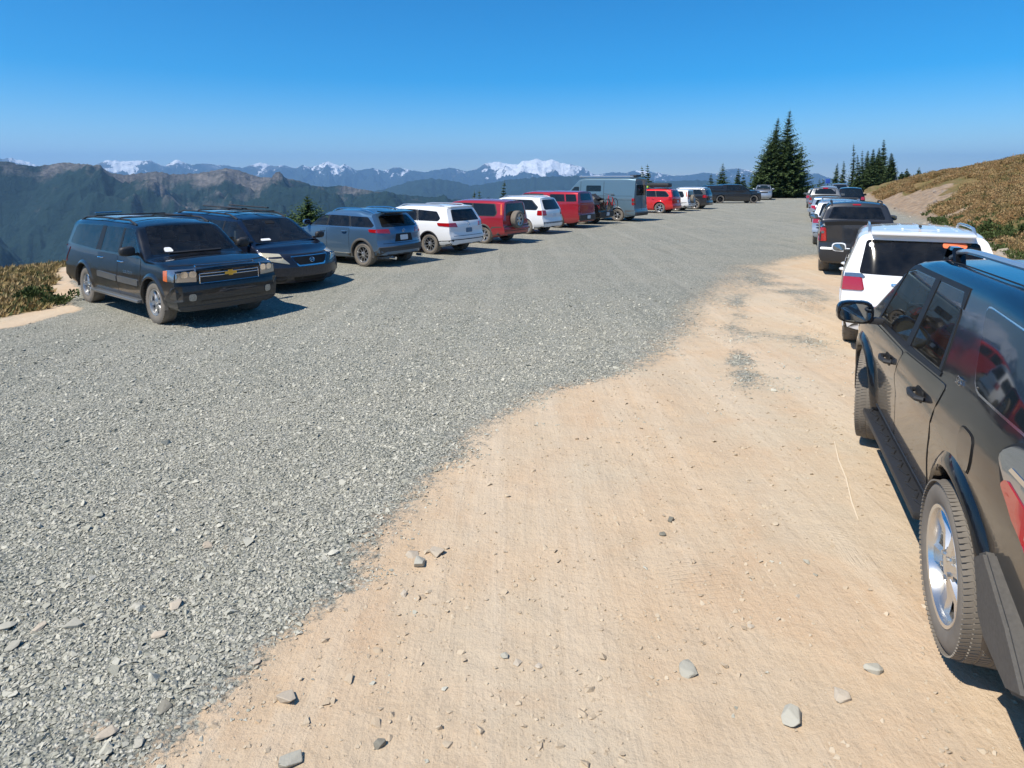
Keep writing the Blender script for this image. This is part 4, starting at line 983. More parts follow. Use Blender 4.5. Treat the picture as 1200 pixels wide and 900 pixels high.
def campervan():
    S, o = auto('van_blue', 5.6, 1.99, 2.56, 3.50, .95, R=.36, belt=1.25, hood=1.16, hoodtop=1.32, cowl=.10, rf=-.92, back=.05, cat='campervan', tumble=.085, rc=.16, crown=.05, Lf=.9, kr=.05, uB=-.95, rim='alloy',
                T=[(-4.65, 2.52), (-4.2, 2.56), (-1.4, 2.56), (-.98, 2.46), (.0, 1.45), (.25, 1.30), (.7, 1.14), (.95, 1.02)], prof=[(.2, .94), (.5, .99), (.8, 1.0), (1.25, .985)])
    W = .995
    o['dlo'] = [(-.10, 1.33), (-.72, 1.98), (-1.02, 1.98), (-1.02, 1.26)]
    o['side_windows'] = [[(-.20, 1.36), (-.76, 1.95), (-.99, 1.95), (-.99, 1.30)], [(-1.5, 1.72), (-1.5, 2.06), (-2.45, 2.06), (-2.45, 1.72)]]
    o['windscreen'] = [(-.80, 1.42), (.80, 1.42), (.74, 2.30), (-.74, 2.30)]; o['wsm'] = 1.8
    o['rear_window'] = [(-.7, 1.5), (.7, 1.5), (.68, 2.1), (-.68, 2.1)]
    o['doors'] = [[(-.35, .36), (-1.05, .34), (-1.05, 1.25), (-.30, 1.25)]]; o['handles'] = [(-.9, 1.15)]
    o['mirror'] = (-.05, 1.5); o['mirror_size'] = (.14, .24, .34); o['mirror_mat'] = 'plastic'
    o['both'] = [('headlight', 'lamp_clear', 38, D3(38, [(.7, .55, .85), (.3, .95, .9), (.25, .95, 1.1), (.6, .6, 1.08)]), .008),
                 ('tail_light', 'lamp_red', 150, D3(150, [(-4.62, .88, .95), (-4.45, .995, .95), (-4.45, .99, 1.35), (-4.62, .87, 1.35)]), .014),
                 ('reversing_light', 'lamp_clear', 150, D3(150, [(-4.62, .88, 1.10), (-4.45, .995, 1.10), (-4.45, .99, 1.18), (-4.62, .87, 1.18)]), .018),
                 ('body_crease', 'seam', 'side', [(-1.1, 1.235), (-4.4, 1.235), (-4.4, 1.25), (-1.1, 1.25)], .003), ('body_crease', 'seam', 'side', [(-1.1, 1.46), (-4.4, 1.46), (-4.4, 1.472), (-1.1, 1.472)], .003),
                 ('lower_cladding', 'mid_grey', 'side', [(-3.0, .34), (-.45, .34), (-.45, .60), (-3.0, .60)], .008), ('lower_cladding', 'mid_grey', 'side', [(-4.6, .40), (-3.98, .40), (-3.98, .66), (-4.6, .66)], .008),
                 ('panel_joint', 'seam', 'side', [(-2.62, .62), (-2.62, 2.30), (-2.64, 2.30), (-2.64, .62)], .003), ('panel_joint', 'seam', 'side', [(-1.12, .62), (-1.12, 2.30), (-1.14, 2.30), (-1.14, .62)], .003)]
    o['one'] = [('grille', 'plastic', 'front', [(-.5, .75), (.5, .75), (.55, 1.0), (-.55, 1.0)], .006), ('door_joint', 'seam', 'rear', [(-.006, .5), (.006, .5), (.006, 2.4), (-.006, 2.4)], .004), ('rear_step', 'plastic', 'rear', [(-.9, .36), (.9, .36), (.9, .50), (-.9, .50)], .06)]
    o['flare'] = ('mid_grey', .05, .014, -12)
    S['R'] = .375; S['Rr'] = .22
    c = car(S, o, 'campervan', 1)
    c.box('awning', 'silver', (-2.7, .80, 2.58), (3.4, .12, .10), bev=.02, mirror=False)
    c.box('roof_vent', 'plastic', (-4.2, 0, 2.62), (.42, .7, .12), bev=.03, mirror=False)
    return c
# ---------------------------------------------------------------- ground sheet
def build_ground():
    az = np.concatenate([np.linspace(-180, -60, 50, endpoint=False), np.linspace(-60, 60, 520, endpoint=False), np.linspace(60, 180, 50, endpoint=False)])
    r = np.concatenate([[0.0, .4], np.geomspace(.8, 12, 170), np.geomspace(12.1, 180, 200), np.geomspace(185, 40000, 66)])
    A, Rr = np.meshgrid(np.radians(az), r)
    x = Rr * np.sin(A); y = Rr * np.cos(A); z = ground_z(x, y)
    near = sstep(14, 5, Rr)
    s = hill_s(x, y); t = hill_t(x, y); e = edge_dist(x, y)
    z = z + near * (.006 * fbm(x, y, .35, 3, .11)) + sstep(60, 20, Rr) * .012 * fbm(x, y, 1.6, 3, .31)
    n, m = A.shape
    idx = np.arange(n * m).reshape(n, m); nx = np.roll(idx, -1, axis=1)
    F4 = np.stack([idx[:-1], nx[:-1], nx[1:], idx[1:]], -1).reshape(-1, 4)[:, ::-1]
    o = mesh_np('ground', np.stack([x, y, z], -1).reshape(-1, 3), F4, ground_mat(), smooth=True)
    me = o.data
    def at(name, v):
        a = me.attributes.new(name, 'FLOAT', 'POINT'); a.data.foreach_set('value', np.asarray(v, np.float32).ravel())
    at('gravel', gravel_mask(x, y)); b0 = BANK
    meadow = np.maximum(sstep(2.0, 3.2, s - b0 + 2.2 * fbm(x, y, 2.2, 5, .6) + 1.3 * sstep(48, 36, t) - 1.8 * np.exp(-((t - 62) / 14) ** 2) + .04 * np.clip(t - 85, 0, 30)), sstep(.2, 1.4, e + .6 * fbm(x, y, 3, 3, .4)))
    meadow = np.maximum(meadow, sstep(108, 116, t) * (s < BANK + 2))
    lw = (x < -6) & (y < 21); meadow = np.where(lw, np.maximum(meadow, sstep(-.1, .4, left_line(x, y) + .5 * fbm(x, y, 1.3, 3, .3))), meadow)
    at('meadow', meadow); at('bank', sstep(0, 1.2, s - b0)); at('forest', sstep(25, 90, e) * sstep(60, 200, Rr))
    tag(o, kind='structure')
    return o
_bp = [(150, 905), (222, 840), (300, 768), (372, 712), (412, 690), (420, 650), (455, 600), (500, 560), (540, 540), (556, 505), (640, 462), (735, 436), (770, 415), (800, 375), (838, 335), (865, 312), (935, 298), (1010, 288), (1100, 280)]
_bw = None
def gravel_mask(x, y):
    global _bw
    if _bw is None: _bw = np.array([tuple(px(a, b, 0.0))[:2] for a, b in _bp]) + np.array([(.03, 0)])
    yy, xx = _bw[:, 1], _bw[:, 0]
    k = np.maximum.accumulate(yy + np.arange(len(yy)) * 1e-6)
    xb = np.interp(y, k, xx, left=xx[0] - .05)
    d = xb - x
    wid = .42 + .11 * np.clip(y - 3, 0, 40)
    m = sstep(-wid, wid, d + .17 * fbm(x, y, .8, 4, .45) * (.6 + .06 * np.clip(y, 0, 30)))
    m = np.where(y > 20, np.maximum(m, sstep(20, 26, y + 1.5 * fbm(x, y, 3, 3, .2))), m)
    for (a, b, ru, rv, w) in ((868, 440, .26, .9, .72), (866, 378, .22, 2.6, .52), (930, 402, .9, 1.3, .50), (905, 330, .8, 3.0, .50), (955, 350, .5, 2.6, .48), (1000, 300, 1.2, 3.0, .5), (890, 292, 1.6, 3.2, .5), (930, 460, .5, .7, .4), (110, 850, .30, .2, -.35), (245, 650, .5, .4, -.25)):
        p = px(a, b, 0.0); dx, dy = x - p.x, y - p.y; ca, sa = math.cos(math.radians(-20)), math.sin(math.radians(-20))
        u, v = dx * ca - dy * sa * -1, dy * ca + dx * sa * -1
        az = math.atan2(p.x, p.y); u = dx * math.cos(az) - dy * math.sin(az); v = dx * math.sin(az) + dy * math.cos(az)
        q = np.exp(-(u / ru) ** 2 - (v / rv) ** 2) * (1 + .9 * fbm(x, y, .5, 4, .77))
        m = np.clip(m + w * (.8 if w > 0 else 1) * q, 0, 1)
    m = np.where((x < -6) & (y < 21), m * (1 - sstep(-.8, -.2, left_line(x, y) + .4 * fbm(x, y, 1.0, 3, .21))), m)
    return m
def left_line(x, y): return np.interp(y, [4, 10, 13, 15.6, 18, 22], [-10.2, -9.5, -9.3, -10.9, -12.3, -12.3]) - x
def ground_mat():
    n = NT('ground'); p = n.pos()
    g, md, bk, fo = n.attr('gravel'), n.attr('meadow'), n.attr('bank'), n.attr('forest')
    big = n.noise(p, .55, 5, .6); mid = n.noise(p, 3.2, 5, .6, .3); fin = n.noise(p, 46, 5, .65); med = n.noise(p, 12, 5, .6)
    lane = n.n('ShaderNodeMapping', vector_type='POINT'); n.l(p, lane.inputs[0]); lane.inputs['Rotation'].default_value = (0, 0, math.radians(27)); lane.inputs['Scale'].default_value = (1.0, .045, 1)
    lanes = n.noise(lane.outputs[0], 1.5, 5, .6, .15); lane2 = n.n('ShaderNodeMapping', vector_type='POINT'); n.l(p, lane2.inputs[0]); lane2.inputs['Rotation'].default_value = (0, 0, math.radians(38)); lane2.inputs['Scale'].default_value = (1.0, .06, 1)
    lanesb = n.noise(lane2.outputs[0], 2.3, 6, .65, .1)
    # gravel
    v1 = n.n('ShaderNodeTexVoronoi', i_Scale=44.0); n.l(p, v1.inputs[0]); v2 = n.n('ShaderNodeTexVoronoi', i_Scale=80.0); n.l(p, v2.inputs[0])
    sv = n.n('ShaderNodeSeparateColor'); n.l(v1.outputs['Color'], sv.inputs[0])
    gc = n.ramp(sv.outputs[0], [(0, (.17, .178, .15)), (.35, (.31, .315, .265)), (.7, (.39, .385, .32)), (1, (.58, .56, .48))])
    gc = n.mix(n.mapr(v1.outputs['Distance'], .25, .75), gc, n.mix(.5, gc, (.10, .10, .09)))
    gc = n.mix(n.math('MULTIPLY', n.mapr(big, .42, .66), .34), gc, (.39, .36, .29))
    gc = n.mix(n.math('MULTIPLY', n.mapr(lanes, .50, .62), .30), gc, (.40, .385, .33)); gc = n.mix(n.math('MULTIPLY', n.mapr(lanesb, .58, .66), .35), gc, (.17, .175, .15))
    # dirt
    dc = n.ramp(mid, [(.25, (.50, .36, .228)), (.5, (.545, .405, .268)), (.75, (.575, .435, .295))])
    dc = n.mix(n.math('MULTIPLY', n.mapr(big, .40, .62), .8), dc, (.50, .42, .31))
    dc = n.mix(n.math('MULTIPLY', n.mapr(n.noise(p, .9, 4, .6, .8), .52, .66), .5), dc, (.52, .35, .215))
    dc = n.mix(n.math('MULTIPLY', n.mapr(fin, .35, .7), .30), dc, (.58, .48, .35))
    dc = n.mix(n.math('MULTIPLY', n.mapr(n.noise(p, 140, 3), .60, .75), .55), dc, (.24, .19, .14))
    dc = n.mix(n.math('MULTIPLY', n.mapr(lanesb, .48, .60), .40), dc, (.60, .50, .375)); dc = n.mix(n.math('MULTIPLY', n.mapr(lanes, .54, .66), .40), dc, (.42, .335, .245))
    pick = n.math('ADD', g, n.math('MULTIPLY', n.math('SUBTRACT', n.math('ADD', n.math('MULTIPLY', med, .5), n.math('MULTIPLY', fin, .5)), .5), 1.7))
    gm = n.mapr(pick, .40, .64)
    col = n.mix(gm, dc, gc)
    bankc = n.ramp(n.noise(p, 2.1, 7, .7), [(.3, (.20, .135, .085)), (.5, (.36, .26, .175)), (.7, (.46, .36, .26))])
    bankc = n.mix(n.mapr(n.vor(p, 3.4), .1, .5), (.20, .18, .16), bankc)
    col = n.mix(bk, col, bankc)
    mc = n.ramp(n.noise(p, .9, 8, .72, .5), [(.28, (.075, .100, .035)), (.42, (.15, .15, .055)), (.54, (.23, .16, .072)), (.66, (.32, .25, .13)), (.8, (.16, .17, .06))])
    mc = n.mix(n.math('MULTIPLY', n.mapr(n.noise(p, 9, 5, .7), .4, .7), .5), mc, (.10, .065, .03))
    col = n.mix(n.mapr(n.math('ADD', md, n.math('MULTIPLY', n.math('SUBTRACT', med, .5), .9)), .4, .6), col, mc)
    col = n.mix(fo, col, n.ramp(n.noise(p, .02, 8, .7), [(.35, (.018, .040, .026)), (.6, (.035, .060, .034)), (.75, (.12, .11, .085))]))
    # relief: stones in gravel, crust and faint tyre combing in dirt
    h1 = n.math('MULTIPLY', n.math('SUBTRACT', 1.0, v1.outputs['Distance']), gm)
    h2 = n.math('MULTIPLY', n.math('SUBTRACT', 1.0, v2.outputs['Distance']), n.math('MULTIPLY', gm, .5))
    crust = n.math('MULTIPLY', n.noise(p, 38, 8, .75, .25), n.math('SUBTRACT', 1.15, gm))
    nrm = n.bump(n.math('ADD', h1, h2), .9, .022); nrm = n.bump(crust, .55, .020, nrm); nrm = n.bump(n.math('MULTIPLY', lanesb, n.math('SUBTRACT', 1.05, gm)), .35, .08, nrm)
    nrm = n.bump(n.math('MULTIPLY', n.noise(p, 5, 6, .6), n.math('SUBTRACT', 1.05, gm)), .5, .05, nrm)
    for (a, b, ang, rad, sc_) in ((1003, 672, 8, .17, 11.0), (975, 645, -58, .20, 10.0), (815, 690, 84, .26, 8.0)):
        q = px(a, b, 0.0); vm = n.n('ShaderNodeMapping', vector_type='POINT'); n.l(p, vm.inputs[0]); vm.inputs['Location'].default_value = tuple(-(Matrix.Rotation(math.radians(ang), 3, 'Z') @ Vector((q.x, q.y, 0)))); vm.inputs['Rotation'].default_value = (0, 0, math.radians(ang))
        ln = n.n('ShaderNodeVectorMath', operation='LENGTH'); n.l(vm.outputs[0], ln.inputs[0]); msk = n.mapr(n.math('ADD', ln.outputs['Value'], n.math('MULTIPLY', med, rad * .8)), rad * 1.5, rad * .9)
        w = n.n('ShaderNodeTexWave', i_Scale=sc_, i_Distortion=1.2); w.inputs['Detail Scale'].default_value = .6; n.l(vm.outputs[0], w.inputs[0]); nrm = n.bump(n.math('MULTIPLY', n.mapr(w.outputs['Fac'], 0, .35), n.math('MULTIPLY', msk, 1.0)), .30, .010, nrm)
    n.set(color=col, rough=.95, spec=.15, normal=nrm)
    return n.m

# ---------------------------------------------------------------- stones
def stone_mesh(seed, flat=.55, sub=1, name='stone', aniso=1.4):
    rnd = random.Random(seed); bm = bmesh.new(); n = 9 if sub == 1 else 16
    for k in range(n):
        d = Vector((rnd.gauss(0, 1), rnd.gauss(0, 1), rnd.gauss(0, 1))).normalized() * rnd.uniform(.42, .56)
        if sub > 1: d = Vector([math.copysign(min(abs(x), .36), x) for x in d])
        bm.verts.new((d.x * aniso, d.y, d.z * flat))
    r = bmesh.ops.convex_hull(bm, input=bm.verts[:])
    bmesh.ops.delete(bm, geom=[v for v in bm.verts if not v.link_faces], context='VERTS')
    if sub > 1: bmesh.ops.bevel(bm, geom=bm.edges[:], offset=.02, segments=1, affect='EDGES')
    me = bpy.data.meshes.new(name); bm.to_mesh(me); bm.free(); return me
def stone_mat(name, lo, hi):
    n = NT(name); r = n.rand(); v = n.coord(); f = n.noise(v, 7, 5)
    c = n.mix(r, lo, hi); c = n.mix(n.math('MULTIPLY', f, .35), c, (.40, .36, .30)); n.set(color=c, rough=.9, spec=.2, normal=n.bump(f, .3, .01)); return n.m
def instancer(name, P, sc, rotz, tilt, sources, label_kind='stuff', seed=0, parentmat=None):
    """scatter: points carry size and turn, one of the source meshes stands at each"""
    me = bpy.data.meshes.new(name); P = np.asarray(P, np.float32); me.vertices.add(len(P)); me.vertices.foreach_set('co', P.ravel())
    a = me.attributes.new('sc', 'FLOAT', 'POINT'); a.data.foreach_set('value', np.asarray(sc, np.float32))
    a = me.attributes.new('rt', 'FLOAT_VECTOR', 'POINT'); a.data.foreach_set('vector', np.stack([tilt[0], tilt[1], rotz], -1).astype(np.float32).ravel())
    o = new_obj(name, me); c = bpy.data.collections.new(name + '_sources')
    for i, m_ in enumerate(sources): c.objects.link(bpy.data.objects.new(name + '_piece', m_))
    ng = bpy.data.node_groups.new(name, 'GeometryNodeTree'); ng.interface.new_socket('Geometry', in_out='INPUT', socket_type='NodeSocketGeometry'); ng.interface.new_socket('Geometry', in_out='OUTPUT', socket_type='NodeSocketGeometry')
    N = ng.nodes; gi, go = N.new('NodeGroupInput'), N.new('NodeGroupOutput'); ip = N.new('GeometryNodeInstanceOnPoints'); ci = N.new('GeometryNodeCollectionInfo')
    ci.inputs['Collection'].default_value = c; ci.inputs['Separate Children'].default_value = True; ip.inputs['Pick Instance'].default_value = True
    s1 = N.new('GeometryNodeInputNamedAttribute'); s1.data_type = 'FLOAT'; s1.inputs[0].default_value = 'sc'
    s2 = N.new('GeometryNodeInputNamedAttribute'); s2.data_type = 'FLOAT_VECTOR'; s2.inputs[0].default_value = 'rt'
    L = ng.links.new; L(gi.outputs[0], ip.inputs['Points']); L(ci.outputs[0], ip.inputs['Instance']); L(s1.outputs[0], ip.inputs['Scale']); L(s2.outputs[0], ip.inputs['Rotation']); L(ip.outputs[0], go.inputs[0])
    md = o.modifiers.new('scatter', 'NODES'); md.node_group = ng
    tag(o, kind=label_kind)
    return o
def build_gravel():
    rng = np.random.default_rng(4)
    gm = [stone_mesh(k, random.Random(k).uniform(.45, .75), 1, 'pebble', random.Random(k + 50).uniform(1.1, 1.6)) for k in range(7)]
    mt = stone_mat('gravel_stone', (.31, .31, .25), (.56, .54, .45)); [m_.materials.append(mt) for m_ in gm]
    N = 720000
    r = np.sqrt(rng.uniform(1.7 ** 2, 16 ** 2, N)); keep = rng.uniform(0, 1, N) < np.clip((4.2 / r) ** 1.35, 0, 1)
    az = rng.uniform(-47, 40, N); r, az = r[keep], np.radians(az[keep]); x, y = r * np.sin(az), r * np.cos(az)
    g = gravel_mask(x, y); g2 = g + .45 * fbm(x, y, .22, 3, .9) + .25 * fbm(x, y, .07, 2, .3)
    prob = sstep(.22, .95, g2) * sstep(16, 7, r); ok = rng.uniform(0, 1, len(x)) < prob
    ok &= edge_dist(x, y) < 0
    x, y, r = x[ok], y[ok], r[ok]; n = len(x)
    sc = rng.lognormal(math.log(.0130), .42, n) * (1 + .03 * (r - 3).clip(0)); z = ground_z(x, y) + .006 * fbm(x, y, .35, 3, .11) + .012 * fbm(x, y, 1.6, 3, .31) + sc * .12
    o = instancer('gravel', np.stack([x, y, z], -1), sc.clip(.008, .075), rng.uniform(0, 6.28, n), (rng.normal(0, .35, n), rng.normal(0, .35, n)), gm)
    tag(o, 'loose grey-green crushed gravel spread over the left and far part of the lot', 'gravel')
    print('gravel', n)
    # small chips on the bare dirt
    N = 160000; r = np.sqrt(rng.uniform(1.7 ** 2, 14 ** 2, N)); az = np.radians(rng.uniform(-40, 40, N)); x, y = r * np.sin(az), r * np.cos(az)
    cl = .5 + .5 * fbm(x, y, .5, 4, .66); keep = rng.uniform(0, 1, N) < np.clip((3.5 / r), 0, 1) * np.clip(cl - .22, 0, 1) * .9
    keep &= gravel_mask(x, y) < .6
    x, y = x[keep], y[keep]; n = len(x); sc = rng.lognormal(math.log(.0115), .55, n).clip(.004, .05)
    z = ground_z(x, y) + .006 * fbm(x, y, .35, 3, .11) + .012 * fbm(x, y, 1.6, 3, .31) + sc * .08
    gm2 = [stone_mesh(90 + k, .6, 1, 'dirt_crumb', 1.3) for k in range(4)]; mt2 = stone_mat('dirt_crumb', (.44, .34, .23), (.55, .45, .32)); [m_.materials.append(mt2) for m_ in gm2]
    o = instancer('dirt_crumbs', np.stack([x, y, z], -1), sc, rng.uniform(0, 6.28, n), (rng.normal(0, .3, n), rng.normal(0, .3, n)), gm2); tag(o, 'fine tan crumbs and chips scattered over the bare dirt', 'chips'); print('crumbs', n)
def build_rocks():
    mg = stone_mat('grey_rock', (.34, .33, .275), (.44, .42, .35)); mt = stone_mat('tan_rock', (.42, .35, .26), (.50, .43, .34)); md = stone_mat('dark_rock', (.15, .145, .115), (.21, .20, .165))
    # pixel x, y, width px, flatness, material, label
    R = [(338, 819, 31, .5, mt, 'tan blocky rock near the gravel edge at the bottom left of the dirt'), (492, 662, 20, .8, mg, 'grey upright stone in the little cluster beside the gravel tongue'), (483, 652, 20, .4, mt, 'pale flat stone at the left of the little cluster beside the gravel tongue'),
         (512, 648, 22, .45, mt, 'tan slab at the right of the little cluster beside the gravel tongue'), (474, 697, 13, .5, mt, 'small tan chip just below the stone cluster on the dirt'), (804, 785, 32, .4, mg, 'pale grey flat rock on the dirt near the bottom centre right'),
         (591, 770, 12, .8, mg, 'small grey stone at the head of a short trail of chips'), (606, 777, 14, .4, mt, 'thin tan chip beside the small grey stone'), (632, 781, 12, .4, mt, 'pale oval chip at the right of the short trail'),
         (445, 874, 17, .9, md, 'dark brown stone standing on end at the bottom edge'), (340, 893, 34, .5, mg, 'rounded grey rock cut by the bottom edge of the view'), (1023, 785, 26, .55, mg, 'grey-brown rock on the dirt left of the rear mud flap'),
         (927, 842, 34, .5, mg, 'broad grey rock in the dirt at the bottom right'), (987, 817, 28, .35, mt, 'long tan flake just above the broad grey rock'), (786, 610, 11, .7, md, 'small dark stone in mid dirt, farther of a pair'), (776, 627, 12, .5, md, 'small dark stone in mid dirt, nearer of a pair'),
         (84, 733, 26, .3, mg, 'pale slate plate lying on the gravel left of a row of slates'), (162, 711, 17, .4, mg, 'pale slate chip in the gravel, second of the slate row'), (206, 709, 20, .4, mt, 'tan slate chip tipped up in the gravel, right end of the slate row'),
         (8, 735, 24, .3, mg, 'flat pale slate at the left edge of the view'), (16, 757, 22, .4, mg, 'rounded pale stone just below the slate at the left edge'), (45, 736, 20, .35, mt, 'small tan slate between two larger plates'), (187, 743, 22, .35, mt, 'thin slate half buried in gravel below the tipped chip'),
         (191, 829, 24, .35, md, 'dark green-grey slate blade near the gravel border'), (126, 860, 30, .3, mt, 'long pale slate plate at the bottom left in gravel'), (243, 640, 16, .35, mt, 'tan sliver on the gravel above the slate row'), (301, 777, 12, .45, mt, 'small yellow-tan stone just inside the dirt by the gravel border'),
         (880, 735, 10, .5, mt, 'small tan stone between the flat rock and the grey suv wheel'), (936, 700, 9, .5, mt, 'tiny pale stone out on the tyre-combed dirt'), (163, 871, 18, .35, mg, 'grey slate chip right of the long pale plate')]
    for i, (a, b, w, fl, mat, lab) in enumerate(R):
        p = px(a, b); d = p.y; sz = w / F * d * .95
        me = stone_mesh(200 + i, fl, 2, 'rock', 1.25); me.materials.append(mat); o = new_obj('rock', me)
        for q in me.polygons: q.use_smooth = False
        o.location = (p.x, p.y, p.z + sz * fl * .18); o.scale = (sz, sz, sz); rr = random.Random(i); o.rotation_euler = (rr.uniform(-.15, .15), rr.uniform(-.15, .15), rr.uniform(0, 6.28))
        tag(o, lab, 'rock')
    rr = random.Random(9); base = [stone_mesh(300 + k, .7, 2, 'rock', 1.2) for k in range(6)]
    mb = stone_mat('bank_rock', (.20, .17, .15), (.44, .38, .30)); [m_.materials.append(mb) for m_ in base]
    for k in range(60):
        t = rr.uniform(14, 62) ; s = BANK + rr.uniform(.2, 3.6); x = s * RD[1] + t * RD[0]; y = -s * RD[0] + t * RD[1]
        sz = rr.choice([.12, .16, .2, .28, .36]) * rr.uniform(.8, 1.2)
        o = new_obj('bank_rock', rr.choice(base)); o.location = (x, y, float(ground_z(x, y)) + sz * .08); o.scale = (sz, sz, sz * rr.uniform(.7, 1.1)); o.rotation_euler = (rr.uniform(-.3, .3), rr.uniform(-.3, .3), rr.uniform(0, 6.28))
        tag(o, 'angular brown-grey rock lying on the bare dirt bank behind the right row', 'rock', 'rocks on the dirt bank')

# ---------------------------------------------------------------- vegetation
def foliage_mat(name, lo, hi, hue=None):
    n = NT(name); v = n.coord(); f = n.noise(v, 2.2, 4); f2 = n.noise(v, 14, 3)
    c = n.mix(n.mapr(f2, .35, .65), lo, hi); c = n.mix(n.math('MULTIPLY', n.mapr(f, .45, .7), .5), c, hue or hi); n.set(color=c, rough=.7, spec=.25); return n.m
M['needles'] = foliage_mat('fir_needles', (.040, .075, .030), (.11, .16, .055)); M['needles_light'] = foliage_mat('young_fir_needles', (.045, .080, .022), (.10, .15, .045))
M['bark'] = plain('bark', (.11, .085, .065), .9, var=.4)
def fir(h, r, seed=0, nlev=None, dens=1.0, mat='needles', lean=(0, 0), bare=.04, spray=None, oneside=0):
    rnd = random.Random(seed); root = empty('fir_tree')
    bm = bmesh.new(); n = 8
    def axis(z): k = z / h; return Vector((lean[0] * k * k + .02 * h * math.sin(k * 5 + seed), lean[1] * k * k + .015 * h * math.cos(k * 4 + seed), z))
    tube_bm(bm, [axis(h * k / 6) - Vector((0, 0, .3 if k == 0 else 0)) for k in range(7)], [max(.006, .022 * h * (1 - k / 6.2)) for k in range(7)], 7)
    tr = bm_obj('trunk', bm, M['bark'], root)
    V = []; Fq = []
    nlev = nlev or int(12 + h * 4.2); sp = spray or .16 + .014 * h
    for L in range(nlev):
        k = bare + (1 - bare) * (L + rnd.uniform(-.3, .3)) / nlev; k = min(max(k, .01), .995)
        env = (1 - k) ** .9 * (1 if k > .08 else .75) + .02
        nb = int((5 + 5 * (1 - k)) * dens) + 1
        for b in range(nb):
            a = rnd.uniform(0, 2 * math.pi); ln = r * env * rnd.uniform(.45, 1.2) * (1.25 if rnd.random() < .08 else 1) * (1 + oneside * math.cos(a))
            o = axis(h * k); dr = Vector((math.cos(a), math.sin(a), 0)); side = Vector((-math.sin(a), math.cos(a), 0))
            m = max(2, int(ln / (sp * .62)))
            up = .25 - .55 * (1 - k)
            for j in range(m + 1):
                f = (j + rnd.uniform(-.2, .3)) / m; f = max(0.05, f)
                c = o + dr * ln * f + Vector((0, 0, up * ln * f * .6 + .22 * ln * f * f))
                wdt = sp * (1.25 - .7 * f) * (.22 + .78 * min(1, (1 - k) * 1.6))
                for q in range(4):
                    aa = rnd.uniform(-1.3, 1.3); d2 = (dr * math.cos(aa) + side * math.sin(aa)); d2.z = rnd.uniform(-.55, .25); d2.normalize()
                    s2 = d2.cross(Vector((0, 0, 1))).normalized() + Vector((0, 0, rnd.uniform(-.5, .5)))
                    l2 = wdt * rnd.uniform(.7, 1.6) * (1.35 if rnd.random() < .12 else 1); w2 = wdt * rnd.uniform(.22, .42)
                    i = len(V); V += [c - s2 * w2 * .5, c + d2 * l2 * .5 - s2 * w2, c + d2 * l2, c + d2 * l2 * .5 + s2 * w2]; Fq.append((i, i + 1, i + 2, i + 3))
    i = len(V); t_ = axis(h); V += [t_ + Vector((-.03, 0, -.05 * h)), t_ + Vector((0, .03, -.05 * h)), t_ + Vector((.03, 0, -.05 * h)), t_ + Vector((0, 0, .03 * h))]; Fq.append((i, i + 1, i + 2, i + 3))
    cr = mesh_np('crown', [tuple(v) for v in V], Fq, M[mat], root)
    return root
def shrub(name, w, h, seed, mat, leaf=.05, n=500, parent=None):
    rnd = random.Random(seed); V = []; Fq = []
    cl = [(rnd.uniform(-.5, .5) * w * .8, rnd.uniform(-.5, .5) * w * .8, rnd.uniform(.2, .75) * h, rnd.uniform(.22, .42)) for _ in range(8)]
    for k in range(n):
        cx, cy, cz, cr = rnd.choice(cl); d = Vector((rnd.gauss(0, 1), rnd.gauss(0, 1), rnd.gauss(0, 1))).normalized() * rnd.uniform(.5, 1)
        c = Vector((cx + d.x * cr * w * .55, cy + d.y * cr * w * .55, max(.01, cz + d.z * cr * h))); d2 = (d + Vector((0, 0, .6)) + Vector((rnd.uniform(-.6, .6), rnd.uniform(-.6, .6), 0))).normalized(); s2 = d2.cross(Vector((rnd.uniform(-1, 1), rnd.uniform(-1, 1), .3))).normalized()
        l = leaf * rnd.uniform(.7, 1.5); i = len(V); V += [c, c + d2 * l * .5 - s2 * l * .3, c + d2 * l, c + d2 * l * .5 + s2 * l * .3]; Fq.append((i, i + 1, i + 2, i + 3))
    return mesh_np(name, [tuple(v) for v in V], Fq, M[mat], parent)
def patch_mat(name, pts):
    n = NT(name); p = n.pos(); f = n.math('ADD', n.math('MULTIPLY', n.noise(p, .55, 6, .68, .4), .8), n.math('MULTIPLY', n.rand(), .2)); n.set(color=n.ramp(f, pts), rough=.8, spec=.15); return n.m
M['juniper'] = foliage_mat('juniper', (.035, .060, .018), (.09, .12, .035)); M['heather'] = patch_mat('heather', [(.28, (.075, .090, .035)), (.38, (.17, .14, .055)), (.47, (.29, .17, .075)), (.57, (.38, .26, .13)), (.70, (.17, .145, .06))]); M['dry_grass'] = patch_mat('dry_grass', [(.26, (.13, .15, .05)), (.38, (.28, .22, .09)), (.52, (.38, .27, .13)), (.66, (.44, .34, .18))])
def grow(o, p, rz=0, label=None, cat='tree', group=None, sink=.05):
    o.location = (p.x, p.y, p.z - sink); o.rotation_euler.z = rz; tag(o, label, cat, group); return o
def tuft_mesh(seed, h=.16, n=11, w=.012):
    rnd = random.Random(seed); V = []; Fq = []
    for k in range(n):
        a = rnd.uniform(0, 6.28); b = Vector((math.cos(a), math.sin(a), 0)) * rnd.uniform(0, .05); t = b + Vector((math.cos(a) * rnd.uniform(.2, .7), math.sin(a) * rnd.uniform(.2, .7), 1)).normalized() * h * rnd.uniform(.6, 1.2)
        s2 = Vector((-math.sin(a), math.cos(a), 0)) * w; m = (b + t) / 2 + Vector((0, 0, .02)); i = len(V); V += [b - s2, b + s2, m + s2 * .8, t]; Fq.append((i, i + 1, i + 2, i + 3))
    me = bpy.data.meshes.new('tuft'); me.from_pydata([tuple(v) for v in V], [], Fq); me.update(); return me
